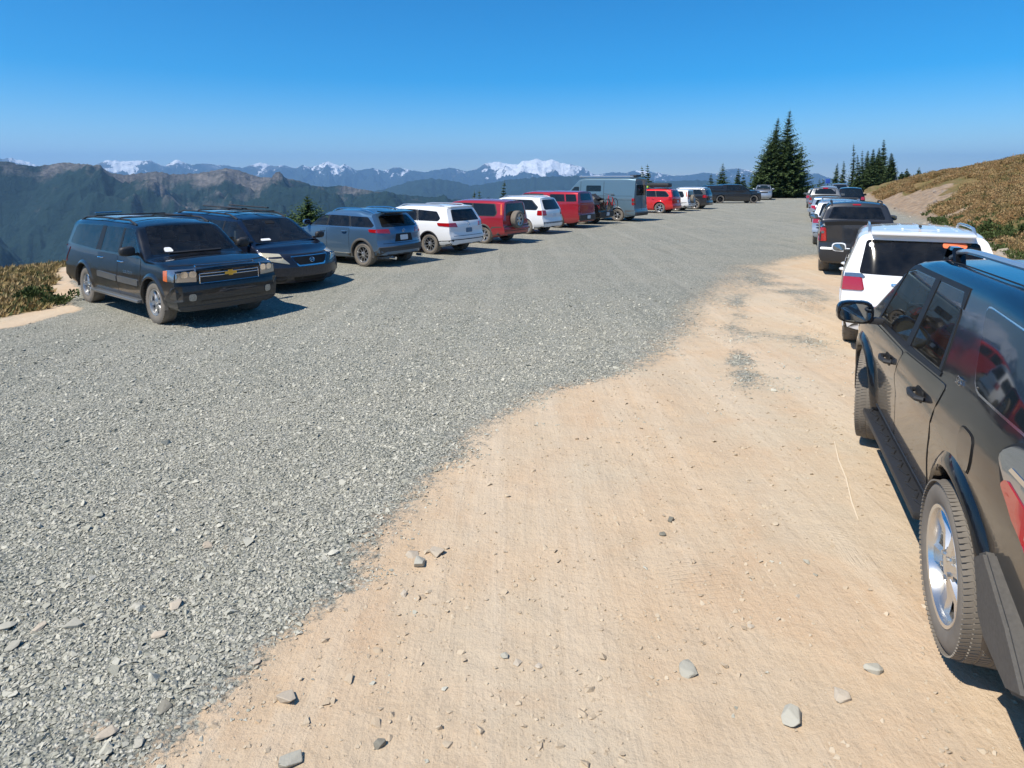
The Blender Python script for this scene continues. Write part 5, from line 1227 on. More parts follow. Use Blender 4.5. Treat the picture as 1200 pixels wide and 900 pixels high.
def build_vegetation():
    pd = pxd
    # big firs at the end of the left row
    for (x, dep, h, r, lean, ps, lab) in ((919, 86, 11.4, 3.3, (.5, 0), 1, 'tallest fir of the big clump at the far end of the left row, rightmost'), (905, 88, 10.6, 3.1, (.5, 0), 2, 'tall dark fir in the middle of the big clump at the lot end'), (897, 86, 8.9, 2.6, (1.2, 0), 3, 'fir leaning right on the left side of the big clump'), (888, 85, 4.6, 1.8, (.8, 0), 4, 'low fir at the left foot of the big clump'), (930, 90, 7.0, 2.3, (.8, 0), 5, 'shorter fir poking out to the right of the big clump')):
        p = pd(x, dep); grow(fir(h, r, ps * 7, dens=1.7, lean=lean, oneside=.1, spray=.42), Vector((p.x, p.y, max(p.z, -.6))), 0, lab, group='big fir clump')
    # row of slim firs on the rise beyond the right row
    for i, (x, top, lab) in enumerate(((979, 193, 'short fir at the left end of the slim fir group beyond the right row'), (986, 190, 'second fir from the left of the slim group beyond the right row'), (997, 170, 'tall narrow fir standing third from left in the slim group'), (1003, 183, 'lower fir just right of the tall narrow one in the slim group'), (1009, 178, 'fifth fir from the left in the slim group beyond the right row'), (1015, 178, 'middle fir of the slim group beyond the right row'), (1021, 176, 'fir left of the spired pair in the slim group'), (1027, 175, 'fir touching the tallest spire of the slim group'), (1032, 165, 'tallest spire of the slim fir group beyond the right row'), (1042, 181, 'fir standing apart at the right end of the slim group'))):
        dep = 128 + (i % 3) * 4; p = pd(x, dep); zt = EYE + (210 - top) / F * dep; h = zt - p.z + .3
        grow(fir(h, 1.65 + .2 * (i % 3), 40 + i, nlev=42, dens=1.2, spray=.50), p, 0, lab, group='slim firs beyond the right row')
    for i, (x, top, dep, lab) in enumerate(((1055, 201, 95, 'tiny fir on the skyline just right of the slim group'), (1061, 197, 95, 'small fir on the meadow skyline, left of the lone sapling'), (1075, 195.5, 90, 'lone sapling farthest right on the meadow skyline'))):
        p = pd(x, dep); zt = EYE + (210 - top) / F * dep; h = max(.5, zt - p.z); grow(fir(h, .22 + h * .14, 70 + i, nlev=12, dens=.7, spray=.3), p, 0, lab)
    # firs showing over the left row
    for i, (x, top, dep, r, lab) in enumerate(((590, 211.5, 52, .75, 'small fir seen above the roof between the dark red suv and white wagon'), (554, 223, 50, .55, 'faint little fir tip left of the roof of the dark red suv'), (561, 222.5, 51, .5, 'second little fir tip above the dark red suv'), (752, 194.5, 62, .55, 'slim fir, left of the pair behind the campervan tail'), (759, 192.5, 62, .75, 'fuller fir, right of the pair behind the campervan tail'),
                                         (833, 203, 82, .9, 'squat fir above the grey pickup bed'), (846, 190.5, 82, 1.2, 'tallest fir rising behind the grey pickup'), (864, 197, 84, .8, 'thin fir right of the tallest one behind the grey pickup'), (870, 204, 84, .7, 'short fir just left of the big clump behind the grey pickup hood'))):
        X = (x - CX) / F * dep; gz = float(ground_z(X, dep)); zt = EYE + (210 - top) / F * dep; h = zt - gz
        grow(fir(h, r + .14 * max(0, h - 4), 90 + i, nlev=int(h * 5), dens=1.2, spray=.34), Vector((X, dep, gz)), 0, lab)
    # leafy young fir between the minivan and blue crossover
    X, dep = (359 - CX) / F * 20.5, 20.5; gz = float(ground_z(X, dep)); zt = EYE + (210 - 228) / F * dep
    grow(fir(zt - gz, 1.55, 123, nlev=34, dens=1.7, mat='needles_light', spray=.17), Vector((X, dep, gz)), 0, 'bushy bright green young fir between the navy minivan and the blue crossover')
    # firs below the left shoulder
    LB = ('leftmost fir top beyond the left shoulder, partly outside the view', 'dark fir top at the very left edge beyond the shoulder', 'low fir top just inside the left edge beyond the shoulder', 'fir top a little right of the left edge beyond the shoulder', 'rightmost of the fir tops beyond the left grass shoulder', 'pointed fir top cut by the left edge beyond the shoulder')
    for i, (x, top, dep) in enumerate(((-18, 309, 60), (2, 313, 62), (9, 312, 64), (16, 314, 63), (24, 316, 66), (-6, 311, 61))):
        X = (x - CX) / F * dep; gz = float(ground_z(X, dep)); zt = EYE + (210 - top) / F * dep; h = max(2.5, zt - gz)
        grow(fir(h, 1.1, 140 + i, nlev=22, dens=.8, spray=.4), Vector((X, dep, zt - h)), 0, LB[i], group='firs below the left shoulder')
    LC = ('leftmost and lowest fir of the low row at the lot end', 'second fir from the left in the low row at the lot end', 'third fir from the left in the low row at the lot end', 'stout fir in the middle of the low row at the lot end', 'tallest front fir of the low row, next to the far cars', 'rightmost fir of the low row, touching the far cars', 'slim fir behind the middle of the low row at the lot end', 'tallest rear fir of the low row beside the blue sign')
    for i, (x, dep, h) in enumerate(((946, 118, 1.5), (951, 116, 1.9), (956, 114, 1.7), (961, 112, 2.3), (965, 110, 2.6), (969, 112, 2.2), (959, 120, 3.2), (963, 121, 3.4))):
        X = (x - CX) / F * dep; gz = float(ground_z(X, dep)); grow(fir(h + .2, .7, 160 + i, nlev=12, dens=.8, spray=.3), Vector((X, dep, max(gz, -.8))), 0, LC[i], group='low firs at the lot end')
    # shrubs and saplings on the right slope
    for i, (x, y, w, h, kind, lab) in enumerate(((1158.6, 212, 1.1, 1.1, 'f', 'small fir highest on the meadow below the skyline'), (1186, 219, 1.3, 1.5, 'f', 'spreading young fir near the right edge of the meadow'), (1143, 231, 1.2, .9, 'f', 'round dark young fir in the meadow above the bank'), (1106, 231, 1.2, .35, 's', 'low dull green mat shrub on the bank crest'), (1153, 277, .9, .75, 's', 'bright olive shrub on the bank above the rocks'), (1188, 280, 1.0, .55, 's', 'wide low green shrub at the right edge above the rocks'), (1187, 196, 1.2, .7, 'f', 'faint sapling close under the skyline at the right'),
                                             (1130, 245, .8, .3, 's', 'small olive clump between the mat shrub and the bright one'), (1172, 245, 1.0, .35, 's', 'flat green clump under the spreading young fir'))):
        p = px(x, y)
        if kind == 'f':
            t = fir(h, w * .5, 180 + i, nlev=14, dens=1.3, mat='needles_light', spray=.14, bare=.02); grow(t, p, 0, lab, 'tree')
        else:
            o = shrub('low_shrub', w, h, 200 + i, 'juniper', .075, 900); grow(o, p, 0, lab, 'shrub')
    # left shoulder bushes
    for i, (x, y, w, lab) in enumerate(((62, 356, .9, 'green bush on the grass shoulder right by the black suv tail'), (40, 350, .6, 'smaller green bush on the grass shoulder farther from the suv'))):
        p = px(x, y); grow(shrub('low_shrub', w, .32, 220 + i, 'juniper', .06, 600), p, 0, lab, 'shrub')
    # heather and grass
    rng = np.random.default_rng(8)
    def scatter(name, src, N, dom, scl, lab):
        x, y = dom(N); g = ground_z(x, y); n = len(x); sc = rng.uniform(.7, 1.5, n) * scl(x, y)
        o = instancer(name, np.stack([x, y, g - .01], -1), sc, rng.uniform(0, 6.28, n), (rng.normal(0, .12, n), rng.normal(0, .12, n)), src); tag(o, lab, 'grass'); print(name, n)
    def dom_hill(N):
        t = 8 + 90 * rng.uniform(0, 1, N) ** 1.2; s = BANK + 1.2 + 25 * rng.uniform(0, 1, N) ** 1.3; x = s * RD[1] + t * RD[0]; y = -s * RD[0] + t * RD[1]
        k = (fbm(x, y, 2.0, 4, .15) + .16 * (s - BANK - 3.6).clip(-3, 3) + .4 * (t < 44) - .5 * np.exp(-((t - 62) / 14) ** 2) > -.02) & (y > 2) & (x / y < .95); return x[k], y[k]
    def dom_left(N):
        x = rng.uniform(-24, -8.6, N); y = rng.uniform(7, 24, N); e = edge_dist(x, y); k = (left_line(x, y) + .4 * fbm(x, y, 1.3, 3, .3) > .1) & (e < 7); return x[k], y[k]
    grass = [tuft_mesh(k, .15) for k in range(4)]; [m_.materials.append(M['dry_grass']) for m_ in grass]
    hea = []
    for k in range(4):
        o = shrub('heather_piece', .36, .13, 400 + k, 'heather', .035, 60); hea.append(o.data); bpy.data.objects.remove(o)
    ds = lambda x, y: .62 + .016 * np.hypot(x, y)
    scatter('heather', hea, 42000, dom_hill, ds, 'low rust-brown heather covering the slope right of the lot')
    scatter('meadow_grass', grass, 40000, dom_hill, ds, 'dry straw-coloured grass tufts on the slope right of the lot')
    scatter('shoulder_grass', grass, 16000, dom_left, lambda x, y: .75, 'short dry grass on the shoulder left of the lot')
    gr = [tuft_mesh(20 + k, .12) for k in range(3)]; [m_.materials.append(M['juniper']) for m_ in gr]
    scatter('green_ground_cover', gr, 3500, dom_left, lambda x, y: .8, 'patches of green ground cover on the left shoulder')
    def dom_low(N):
        t = rng.uniform(14, 48, N); s = BANK + .6 + 4.5 * rng.uniform(0, 1, N); x = s * RD[1] + t * RD[0]; y = -s * RD[0] + t * RD[1]; k = fbm(x, y, 1.8, 4, .35) > .0; return x[k], y[k]
    scatter('bank_ground_cover', gr, 4500, dom_low, lambda x, y: 1.1, 'olive and green ground cover patches along the foot of the right slope')

# ---------------------------------------------------------------- mountains
def crest_line(pts, dist):
    xs = [p[0] for p in pts]; ys = [p[1] for p in pts]
    def f(az):
        pxx = CX + F * np.tan(az) * (math.cos(TH) + 0 * az)     # close to the horizon line
        yy = np.interp(pxx, xs, ys); return EYE + (210 - yy) / F * dist * np.cos(az) * 1.0, pxx
    return f
def mountains(name, pts, dist, front, back, base, az0, az1, na, nv, amp, lam, mat, seed, jag=.0, snow=None, wave=.0, ar=7, bias=1.35):
    f = crest_line(pts, dist); az = np.radians(np.linspace(az0, az1, na)); zc, pxx = f(az)
    v = np.concatenate([-np.linspace(1, 0, nv) ** 1.5, np.linspace(0, 1, nv // 4)[1:] ** 1.2])
    V = np.empty((len(v), na, 3)); sn = np.zeros((len(v), na))
    jn = np.array([noise.fractal(Vector((p * .22, seed, 0)), .9, 2.1, 5) for p in pxx]) * jag * dist / F
    zc = zc + jn
    for i, q in enumerate(v):
        rr = dist + (q * front if q < 0 else q * back) ; w = abs(q)
        rr = rr + wave * dist * np.sin(az * 9 + seed) * 1.0
        x = rr * np.sin(az); y = rr * np.cos(az)
        z = zc + (base - zc) * (w ** .82)
        am = amp * (1 - math.exp(-w * ar)) * (1 - .55 * w)
        nn = np.array([noise.ridged_multi_fractal(Vector((a / lam, b / lam, seed * 3.1)), 1.0, 2.2, 7, 1.0, 2.0) for a, b in zip(x, y)])
        z = z + am * (nn - bias)
        V[i, :, 0] = x; V[i, :, 1] = y; V[i, :, 2] = z
        if snow is not None: sn[i] = snow(pxx, w, nn)
    n, m = len(v), na; idx = np.arange(n * m).reshape(n, m)
    F4 = np.stack([idx[:-1, :-1], idx[:-1, 1:], idx[1:, 1:], idx[1:, :-1]], -1).reshape(-1, 4)
    o = mesh_np(name, V.reshape(-1, 3), F4, mat, smooth=True); tag(o, kind='structure')
    a = o.data.attributes.new('snow', 'FLOAT', 'POINT'); a.data.foreach_set('value', sn.astype(np.float32).ravel())
    return o
def rock_mat(name, forest, rock, scree, thr, scale, snow=False, kt=1.03):
    n = NT(name); p = n.pos(); sp = n.n('ShaderNodeSeparateXYZ'); n.l(p, sp.inputs[0])
    gm = n.n('ShaderNodeNewGeometry'); sn = n.n('ShaderNodeSeparateXYZ'); n.l(gm.outputs['Normal'], sn.inputs[0])
    a = n.noise(p, scale, 8, .68, .4); b = n.noise(p, scale * 5, 7, .7, .6); c = n.noise(p, scale * .35, 5, .6)
    hgt = n.mapr(sp.outputs['Z'], thr[0], thr[1], 0, 1)
    k = n.math('ADD', n.math('MULTIPLY', a, 1.1), n.math('MULTIPLY', n.math('ADD', n.math('MULTIPLY', c, 1.6), -.45), .7)); k = n.math('ADD', k, n.math('MULTIPLY', hgt, .62)); k = n.math('SUBTRACT', k, n.math('MULTIPLY', b, .28))
    if not snow: k = n.math('ADD', k, n.attr('snow'))
    rk = n.mix(n.mapr(b, .38, .62), rock, scree)
    col = n.mix(n.mapr(k, kt, kt + .12), forest, rk)
    col = n.mix(n.math('MULTIPLY', n.mapr(n.noise(p, scale * 34, 4, .7), .4, .62), .65), col, n.mix(.7, col, (.008, .020, .012)))
    if snow:
        s = n.math('ADD', n.attr('snow'), n.math('MULTIPLY', n.math('SUBTRACT', n.noise(p, scale * 2.6, 8, .74, .8), .5), 4.2)); s = n.mapr(s, .50, .60)
        col = n.mix(s, col, (.88, .90, .92))
    n.set(color=col, rough=.95, spec=.1, normal=n.bump(b, .8, 1 / scale * .12)); return n.m
def build_mountains():
    near = [(-420, 205), (-250, 178), (-150, 196), (-60, 184), (0, 189.5), (12, 189), (28, 193), (45, 195), (60, 193), (83, 190.5), (107, 193), (120, 197), (133, 203), (150, 205), (167, 203), (187, 201), (200, 204), (213, 204), (240, 202.5), (253, 200.5), (267, 197), (283, 200), (293, 204), (310, 208), (333, 208), (353, 212), (370, 218), (385, 219), (400, 217), (425, 222), (450, 226), (480, 229), (500, 230), (527, 233), (560, 236), (620, 241), (700, 252), (800, 262)]
    mid = [(-400, 232), (200, 236), (330, 232), (400, 226), (430, 226), (450, 222), (483, 212), (505, 209), (533, 212), (550, 217), (566, 216), (600, 210), (640, 207), (675, 206), (720, 210), (770, 213), (820, 211), (880, 216), (960, 219), (1300, 220)]
    far = [(-400, 190), (-200, 196), (-60, 184), (0, 187), (17, 185.5), (35, 189), (50, 195), (90, 199), (112, 195), (127, 188.5), (150, 189), (180, 188), (190, 193), (197, 195), (210, 187), (227, 193.5), (245, 191.5), (260, 193.5), (287, 196.5), (298, 193), (308, 190.5), (323, 195), (335, 194), (347, 197.5), (357, 193), (366, 196), (375, 193.5), (387, 189), (400, 195), (405, 192.5), (420, 200), (438, 197), (450, 200), (465, 196.5), (480, 199), (497, 202), (517, 198), (530, 196.5), (545, 200.5), (557, 199), (570, 191.5), (583, 189.5), (595, 192), (607, 193), (613, 188), (620, 189), (627, 186), (636, 188.5), (647, 187), (657, 191), (670, 193), (683, 196.5), (697, 205), (717, 202), (733, 202.5), (742, 200), (753, 200.5), (767, 202), (786, 206), (800, 206), (822, 202.5), (837, 203.5), (846, 200), (854, 198), (863, 197.5), (872, 199), (880, 201), (900, 206), (925, 208.5), (932, 203), (938, 201.5), (948, 204), (955, 203.5), (966, 207), (990, 213), (1060, 214), (1300, 212)]
    def snow(pxx, w, nn):
        base = -1.05 + 1.75 * np.exp(-((pxx - 622) / 46) ** 2) + .75 * np.exp(-((pxx - 20) / 26) ** 2) + .9 * np.exp(-((pxx - 150) / 34) ** 2) + .55 * np.exp(-((pxx - 212) / 16) ** 2) + .65 * np.exp(-((pxx - 390) / 30) ** 2) + .5 * np.exp(-((pxx - 315) / 22) ** 2) + .45 * np.exp(-((pxx - 470) / 12) ** 2) + .4 * np.exp(-((pxx - 760) / 30) ** 2) + .4 * np.exp(-((pxx - 870) / 40) ** 2)
        return base + .38 + .22 * np.exp(-((pxx - 622) / 46) ** 2) + .80 * np.exp(-(w / .12)) - 1.2 * sstep(.12, .34, w)
    def rocky(pxx, w, nn): return (.19 * np.exp(-((pxx - 268) / 60) ** 2) + .03 * np.exp(-((pxx - 60) / 70) ** 2)) * math.exp(-w / .25) + .0 * nn
    mr = rock_mat('near_ridge', (.018, .042, .042), (.095, .095, .095), (.26, .235, .215), (-560, 330), .0024, kt=1.045)
    mm = rock_mat('mid_ridge', (.020, .042, .034), (.09, .09, .085), (.15, .145, .13), (0, 900), .0009)
    mf = rock_mat('far_range', (.03, .05, .05), (.11, .115, .12), (.24, .24, .24), (-300, 600), .0010, snow=True, kt=1.10)
    mountains('mountain_ridge', near, 4600, 3100, 2500, -720, -60, 30, 1100, 130, 520, 950, mr, 1.7, jag=1.0, snow=rocky, ar=10, bias=1.25)
    mountains('blue_foothills', mid, 11000, 3800, 3000, -720, -52, 52, 640, 50, 420, 1700, mm, 4.1, jag=1.4)
    mountains('snowy_mountain_range', far, 22000, 6500, 3500, -720, -52, 52, 1500, 90, 1050, 1500, mf, 7.3, jag=.9, snow=snow, ar=8, bias=1.5)
# ---------------------------------------------------------------- build everything
build_ground()
build_mountains()
def dirv(yaw): return Vector((math.cos(yaw), math.sin(yaw), 0))
def place_rear(c, x, y, yaw, label, group, side=1):
    """x, y: pixel where the near rear wheel meets the ground"""
    P = px(x, y); left = Vector((-math.sin(yaw), math.cos(yaw), 0)) * side
    ra = P - left * (c.S['W'] - .03); fa = ra + dirv(yaw) * c.S['wb']
    return c.place(fa.x, fa.y, yaw, label, group)
GL, GR = 'cars parked along the left edge', 'cars parked along the right side'
near_suv().place(3.96, 5.345, 1.22, 'black SUV filling the right edge, with silver roof rails and running board', GR, gz=.165)
big_suv().place(-5.85, 12.45, -.68, 'long dusty black SUV at the left end, gold emblem on its chrome-barred grille', GL, gz=-.185)
minivan().place(-5.35, 15.55, -.62, 'dark navy minivan facing the lot with yellowed headlights and a roof rack', GL)
Y1 = math.radians(147)
place_rear(crossover_blue(), 424.4, 312.8, Y1, 'steel blue crossover seen from behind with black wheel arches and rear spoiler', GL)
place_rear(crossover_white(), 502.7, 298, Y1, 'white crossover with slim red tail lights next to the steel blue one', GL)
c = spare_suv('dark_red'); place_rear(c, 566, 285.4, Y1, 'dark red small SUV with a spare wheel on its tail door', GL)
place_rear(wagon_white(), 615.5, 274.3, Y1, 'white wagon-like SUV between the dark red SUV and the red canopied pickup', GL)
S, o = pickup('dark_red', L=5.3, H=1.84, cap=True, wb=3.1); place_rear(car(S, o, 'parked_pickup', 1), 651.7, 267, Y1, 'red pickup truck with a red canopy over its bed', GL)
S, o = pickup('black_paint', L=5.2, H=1.78, wb=3.2, rail=1.2); c = car(S, o, 'parked_pickup', 1); place_rear(c, 681, 262.6, Y1, 'black pickup truck with a low open bed beside the campervan', GL)
def bicycle_on(c):
    """bicycle hanging across the tailgate of the black pickup: a thing of its own"""
    root = empty('bicycle'); ur = c.S['ur'] + c.S['wb'] / 2
    bm = bmesh.new(); rings = []
    for yy in (-.52, .52):
        b2 = bmesh.new(); lathe_bm(b2, [(.33, -.022), (.355, 0), (.33, .022), (.315, 0)], 26, closed=True)
        me = bpy.data.meshes.new('bicycle_wheel'); b2.to_mesh(me); b2.free(); o = new_obj('bicycle_wheel', me, root, M['rubber']); o.rotation_euler = (0, 0, math.pi / 2); o.location = (0, yy, 0)
        b2 = bmesh.new()
        for k in range(10):
            a = 2 * math.pi * k / 10; tube_bm(b2, [(0, yy, 0), (0, yy + .32 * math.cos(a), .32 * math.sin(a))], .004, 4)
        bm_obj('spokes', b2, M['chrome'], o); s_ = root.children[-1] if False else None
        o.children[0].parent = root
    bmesh_ = bmesh.new()
    for a, b in (((0, -.52, 0), (0, -.10, -.04)), ((0, -.52, 0), (0, -.18, .42)), ((0, -.18, .42), (0, -.10, -.04)), ((0, -.10, -.04), (0, .36, .40)), ((0, -.18, .40), (0, .36, .44)), ((0, .52, 0), (0, .34, .52))): tube_bm(bmesh_, [a, b], .018, 6)
    bm_obj('frame', bmesh_, M['red'], root)
    b2 = bmesh.new(); box_bm(b2, (0, -.2, .52), (.12, .24, .05), bev=.02); bm_obj('saddle', b2, M['plastic'], root)
    b2 = bmesh.new(); tube_bm(b2, [(-.28, .30, .60), (-.1, .33, .58), (.1, .33, .58), (.28, .30, .60)], .014, 6); bm_obj('handlebar', b2, M['plastic'], root)
    tag(root, 'bicycle hung across the tailgate of the black pickup', 'bicycle')
    Mw = Matrix.Translation(c.root.location) @ c.root.rotation_euler.to_matrix().to_4x4() @ Matrix.Translation((ur - .22, 0, 1.05)); root.matrix_world = Mw
    b2 = bmesh.new(); tube_bm(b2, [(ur - .02, -.2, .9), (ur - .22, -.2, .95), (ur - .26, -.2, 1.02)], .025, 6); tube_bm(b2, [(ur - .02, .2, .9), (ur - .22, .2, .95), (ur - .26, .2, 1.02)], .025, 6); bm_obj('bicycle_carrier', b2, M['plastic'], c.root)
    # covered load in the bed
    b2 = bmesh.new(); bmesh.ops.create_icosphere(b2, subdivisions=3, radius=1)
    for v in b2.verts:
        n_ = noise.noise(v.co * 2.2); v.co *= 1 + .28 * n_; v.co = Vector((v.co.x * .75, v.co.y * .62, max(-.3, v.co.z * .42)))
    l = bm_obj('covered_load', b2, M['plastic'], None); l.matrix_world = Matrix.Translation(c.root.location) @ c.root.rotation_euler.to_matrix().to_4x4() @ Matrix.Translation((ur + .95, 0, 1.18)); tag(l, 'black tarpaulin-covered load in the bed of the black pickup', 'load')
bicycle_on(c)
van = campervan(); place_rear(van, 723, 259.3, Y1, 'tall blue-grey campervan with a narrow side window, towering over the left row', GL)
S, o = auto('red', 4.8, 1.92, 1.76, 2.79, .92, R=.39, belt=1.14, hood=1.1, cowl=-.35, rf=-1.1, back=.30, spokes=6); o['rails'] = (-1.3, -3.3, .58, 'plastic'); o['bars'] = [-1.7, -2.9]; o['flare'] = ('red', .08, .03, -12)
c = car(S, o, 'parked_suv', 1); place_rear(c, 772.6, 250, Y1, 'bright red SUV under a black roof box, past the campervan', GL)
def on_car(o, c, loc, lab, cat):
    o.matrix_world = Matrix.Translation(c.root.location) @ c.root.rotation_euler.to_matrix().to_4x4() @ Matrix.Translation((loc[0] + c.S['wb'] / 2, loc[1], loc[2])); tag(o, lab, cat)
bm = bmesh.new(); box_bm(bm, (0, 0, .17), (1.9, .82, .34), bev=.12)
for v in bm.verts: v.co.y *= 1 - .10 * (v.co.x > .5); v.co.z *= 1 - .18 * (v.co.x / .95) ** 2
on_car(bm_obj('roof_box', bm, M['plastic']), c, (-2.3, .0, 1.86), 'black cargo box on the roof of the bright red SUV', 'roof box')
bm = bmesh.new(); box_bm(bm, (0, 0, .08), (.55, .3, .16), bev=.05); on_car(bm_obj('stuff_sack', bm, M['hi_vis']), c, (-1.55, .60, 1.78), 'lime green bag strapped beside the black roof box', 'bag')
c = spare_suv('white', 4.5); place_rear(c, 792, 247.2, Y1, 'white small SUV with a spare wheel, half hidden past the bright red SUV', GL)
S, o = auto('grey', 4.8, 1.92, 1.78, 2.79, .92, R=.39, belt=1.14, hood=1.1, cowl=-.35, rf=-1.1, back=.30, spokes=6); o['flare'] = ('plastic', .07, .03, -12); o['one'].append(('roof_panel', 'white', 'top', [(-1.2, -.58), (-3.6, -.56), (-3.6, .56), (-1.2, .58)], .01)); o['both'].append(('white_roof_side', 'white', 'side', [(-1.15, 1.62), (-1.3, 1.70), (-3.4, 1.70), (-3.5, 1.60)], .012))
c = car(S, o, 'parked_suv', 1); place_rear(c, 814, 245, Y1, 'dark grey SUV with a white roof, left of the grey crew pickup', GL)
S, o = pickup('grey', L=5.9, W2=2.03, H=1.95, wb=3.45, fo=.95, cab_back=-3.05, rail=1.42, R=.42, cap=True, belt=1.30, hood=1.28, rim='alloy_dark')
S['T'] = [(u, z - (.12 if u < -3.1 else 0)) for u, z in S['T']]
c = car(S, o, 'parked_pickup', 1); p = px(883, 238.2); c.place(p.x, p.y + 1.0, math.radians(3), 'dark grey crew-cab pickup parked side-on below the far firs', GL)
S, o = auto('silver', 4.9, 1.95, 1.80, 2.85, .95, R=.39, belt=1.15, hood=1.12, cowl=-.3, rf=-1.05, back=.25, spokes=5); o['rails'] = (-1.3, -3.4, .6, 'plastic'); o['flare'] = ('plastic', .07, .03, -12)
car(S, o, 'parked_suv', 1).place(29.6, 77.5, math.radians(-112), 'silver SUV facing the camera at the far end of the left row', GL)
S, o = auto('white', 4.8, 1.9, 1.72, 2.8, .92, R=.37, spokes=5); car(S, o, 'parked_suv', 1).place(35.9, 88, math.radians(-112), 'pale SUV just behind the silver one, last of the left row', GL)

# right row
S, o = auto('white', 4.79, 1.91, 1.72, 2.79, .97, R=.375, belt=1.07, hood=1.05, cowl=-.32, rf=-1.05, back=.40, uB=-1.30, uC=-2.30, spokes=5, rc=.12, kr=.16, dlo_r=[(-3.14, 1.50), (-3.34, 1.24)])
o['rails'] = (-1.25, -3.25, .61, 'silver'); o['flare'] = ('white', .05, .014, -12)
o['rear_window'] = [(-.72, 1.10), (.72, 1.10), (.64, 1.55), (-.64, 1.55)]
o['both'][1] = ('tail_light', 'lamp_red', 145, D3(145, [(-3.62, .60, .88), (-3.32, .93, .86), (-3.28, .93, 1.04), (-3.58, .63, 1.05)]), .016)
o['both'] += [('tail_light_clear', 'lamp_clear', 145, D3(145, [(-3.62, .60, 1.05), (-3.28, .93, 1.045), (-3.28, .92, 1.09), (-3.58, .63, 1.10)]), .017), ('sill', 'plastic_dusty', 'side', [(-.42, .22), (-2.40, .22), (-2.40, .36), (-.42, .36)], .006), ('rear_bumper_side', 'plastic_dusty', 'side', [(-3.2, .26), (-3.75, .30), (-3.75, .46), (-3.2, .50)], .006)]
o['one'] += [('rear_bumper_cladding', 'plastic_dusty', 'rear', [(-.88, .28), (.88, .28), (.90, .50), (-.90, .50)], .012), ('tailgate_trim', 'chrome', 'rear', [(-.34, .965), (.34, .965), (.34, 1.0), (-.34, 1.0)], .012), ('window_sticker', 'sticker_orange', 'rear', [(-.50, 1.475), (-.235, 1.475), (-.235, 1.54), (-.50, 1.54)], .0095), ('window_decal', 'sticker_white', 'rear', [(.55, 1.45, .03), (.61, 1.45, .03), (.61, 1.51, .03), (.55, 1.51, .03)], .0095)]
c = car(S, o, 'parked_suv', 2)
c.box('roof_spoiler', 'white', (-3.36, 0, 1.655), (.34, 1.18, .035), bev=.012, mirror=False, rot=Matrix.Rotation(-.10, 4, 'Y'))
for y_ in (-.42, -.21, .0, .21, .42): c.panel('roof_rib', 'white', 'top', [(-1.35, y_ - .012), (-3.1, y_ - .012), (-3.1, y_ + .012), (-1.35, y_ + .012)], off=.009, r=0, grid=.3)
c.box('roof_antenna', 'plastic', (-3.08, 0, 1.735), (.10, .035, .035), bev=.012, mirror=False)
c.place(7.05, 11.70, 1.08, 'white SUV with an orange sticker on its rear window, ahead of the black one', GR)
S, o = pickup('grey', L=5.35, W2=1.88, H=1.83, wb=3.32, fo=.90, cab_back=-2.78, rail=1.30, R=.385, detail=2)
o['rails'] = (-1.2, -2.7, .60, 'plastic'); o['rear_window'] = [(-.68, 1.36), (.68, 1.36), (.56, 1.68), (-.56, 1.68)]
o['both'][1] = ('tail_light', 'lamp_red', 'rear', [(.74, .88), (.91, .88), (.90, 1.22), (.76, 1.22)], .016)
o['both'].append(('reversing_light', 'lamp_clear', 'rear', [(.79, 1.07, .03), (.86, 1.07, .03), (.86, 1.14, .03), (.79, 1.14, .03)], .022))
o['one'] += [('brake_light', 'lamp_red', 'rear', [(-.10, 1.725), (.10, 1.725), (.10, 1.755), (-.10, 1.755)], .012), ('bumper_strip', 'silver', 'rear', [(-.86, .66), (.86, .66), (.86, .70), (-.86, .70)], .06)]
c = car(S, o, 'parked_pickup', 2)
c.place(10.39, 20.1, 1.14, 'grey pickup truck with red tail lights ahead of the white SUV', GR)
def row(S, o, name, x, y, yaw, lab, dt=1): return car(S, o, name, dt).place(x, y, yaw, lab, GR)
S, o = auto('silver', 4.6, 1.86, 1.70, 2.7, .9, spokes=5); o['rails'] = (-1.2, -3.2, .60, 'silver'); o['bars'] = [-1.6, -2.8]; row(S, o, 'parked_suv', 13.25, 26.6, 1.12, 'silver SUV with roof bars just ahead of the grey pickup')
S, o = auto('silver_blue', 4.7, 1.82, 1.46, 2.7, .92, R=.32, belt=.96, hood=.92, rf=-.95, cowl=-.1, back=.5, cat='sedan'); row(S, o, 'parked_car', 18.9, 39.3, 1.13, 'pale silver-blue low car between the silver SUV and the dark far pickup')
S, o = pickup('mid_grey', L=5.6, H=1.92, wb=3.5, rail=1.38, W2=1.98, belt=1.26, hood=1.22); o['one'].append(('brake_light', 'lamp_red', 'rear', [(-.16, 1.80), (.16, 1.80), (.16, 1.86), (-.16, 1.86)], .014)); row(S, o, 'parked_pickup', 21.9, 46.0, 1.13, 'dark-windowed silver-grey pickup with a high brake light, far up the right row')
S, o = auto('black_paint', 4.7, 1.9, 1.84, 2.8, .9, belt=1.12, hood=1.1); row(S, o, 'parked_suv', 26.4, 51.5, 1.13, 'black SUV standing right of the far silver-grey pickup, close to the bank')
S, o = auto('mid_grey', 4.6, 1.84, 1.68, 2.7, .9); row(S, o, 'parked_suv', 27.0, 58.0, 1.13, 'small grey SUV barely showing left of the far silver-grey pickup')
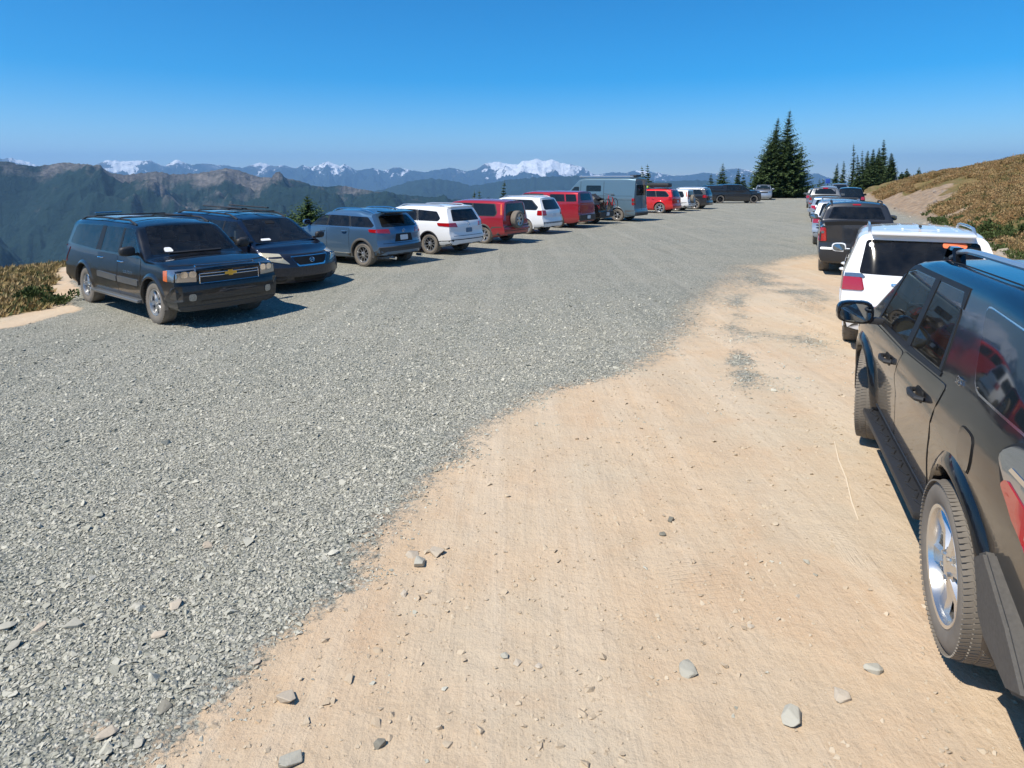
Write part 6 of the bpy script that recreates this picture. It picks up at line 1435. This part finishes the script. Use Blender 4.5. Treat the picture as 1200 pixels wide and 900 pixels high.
S, o = auto('silver', 4.8, 1.9, 1.82, 2.8, .9, belt=1.12, hood=1.1); o['rails'] = (-1.2, -3.3, .62, 'plastic'); o['bars'] = [-1.6, -2.9]; row(S, o, 'parked_suv', 31.2, 65.0, 1.13, 'silver SUV with a dark roof rack near the far end of the right row')
S, o = auto('mid_grey', 5.0, 1.95, 2.0, 2.9, .9, belt=1.2, hood=1.15); row(S, o, 'parked_van', 36.0, 72.5, 1.13, 'tall grey van last and farthest in the right row')

build_rocks()
build_vegetation()
build_gravel()

# small blue sign near the far end of the right row
sg = empty('trail_sign'); p = pxd(969, 104); sg.location = (p.x, p.y, p.z)
bm = bmesh.new(); tube_bm(bm, [(0, 0, -.1), (0, 0, 2.5)], .04, 8); bm_obj('post', bm, M['grey'], sg)
M['sign_blue'] = plain('sign_blue', (.03, .09, .42), .5); bm = bmesh.new(); box_bm(bm, (0, -.05, 2.15), (.75, .03, .7), bev=.01); bm_obj('sign_panel', bm, M['sign_blue'], sg)
tag(sg, 'small blue sign on a grey post where the right row ends', 'sign')

bm = bmesh.new(); pts = [px(a, b) for a, b in ((978, 518), (983, 540), (992, 562), (998, 588), (1006, 610))]; tube_bm(bm, [(q.x, q.y, q.z + .004) for q in pts], [.004, .006, .005, .006, .003], 6)
tag(bm_obj('dust_ridge', bm, plain('pale_dust', (.66, .55, .40), .95)), 'thin pale ridge of dust drawn on the dirt left of the running board', 'dust ridge')

# ---------------------------------------------------------------- the air
bm = bmesh.new(); box_bm(bm, (0, 0, 399), (82000, 82000, 2204)); haze = bm_obj('haze', bm, None, smooth=False)
hm = bpy.data.materials.new('haze'); hm.use_nodes = True; hn = hm.node_tree; hn.nodes.remove(hn.nodes['Principled BSDF'])
pv = hn.nodes.new('ShaderNodeVolumePrincipled'); pv.inputs['Color'].default_value = (.36, .64, 1.0, 1); pv.inputs['Density'].default_value = 4.6e-5; pv.inputs['Anisotropy'].default_value = .2
hn.links.new(pv.outputs[0], hn.nodes['Material Output'].inputs['Volume']); haze.data.materials.clear(); haze.data.materials.append(hm)
tag(haze, 'thin blue mountain haze over the valley and far ranges', 'haze', kind='stuff')
bpy.context.view_layer.update()
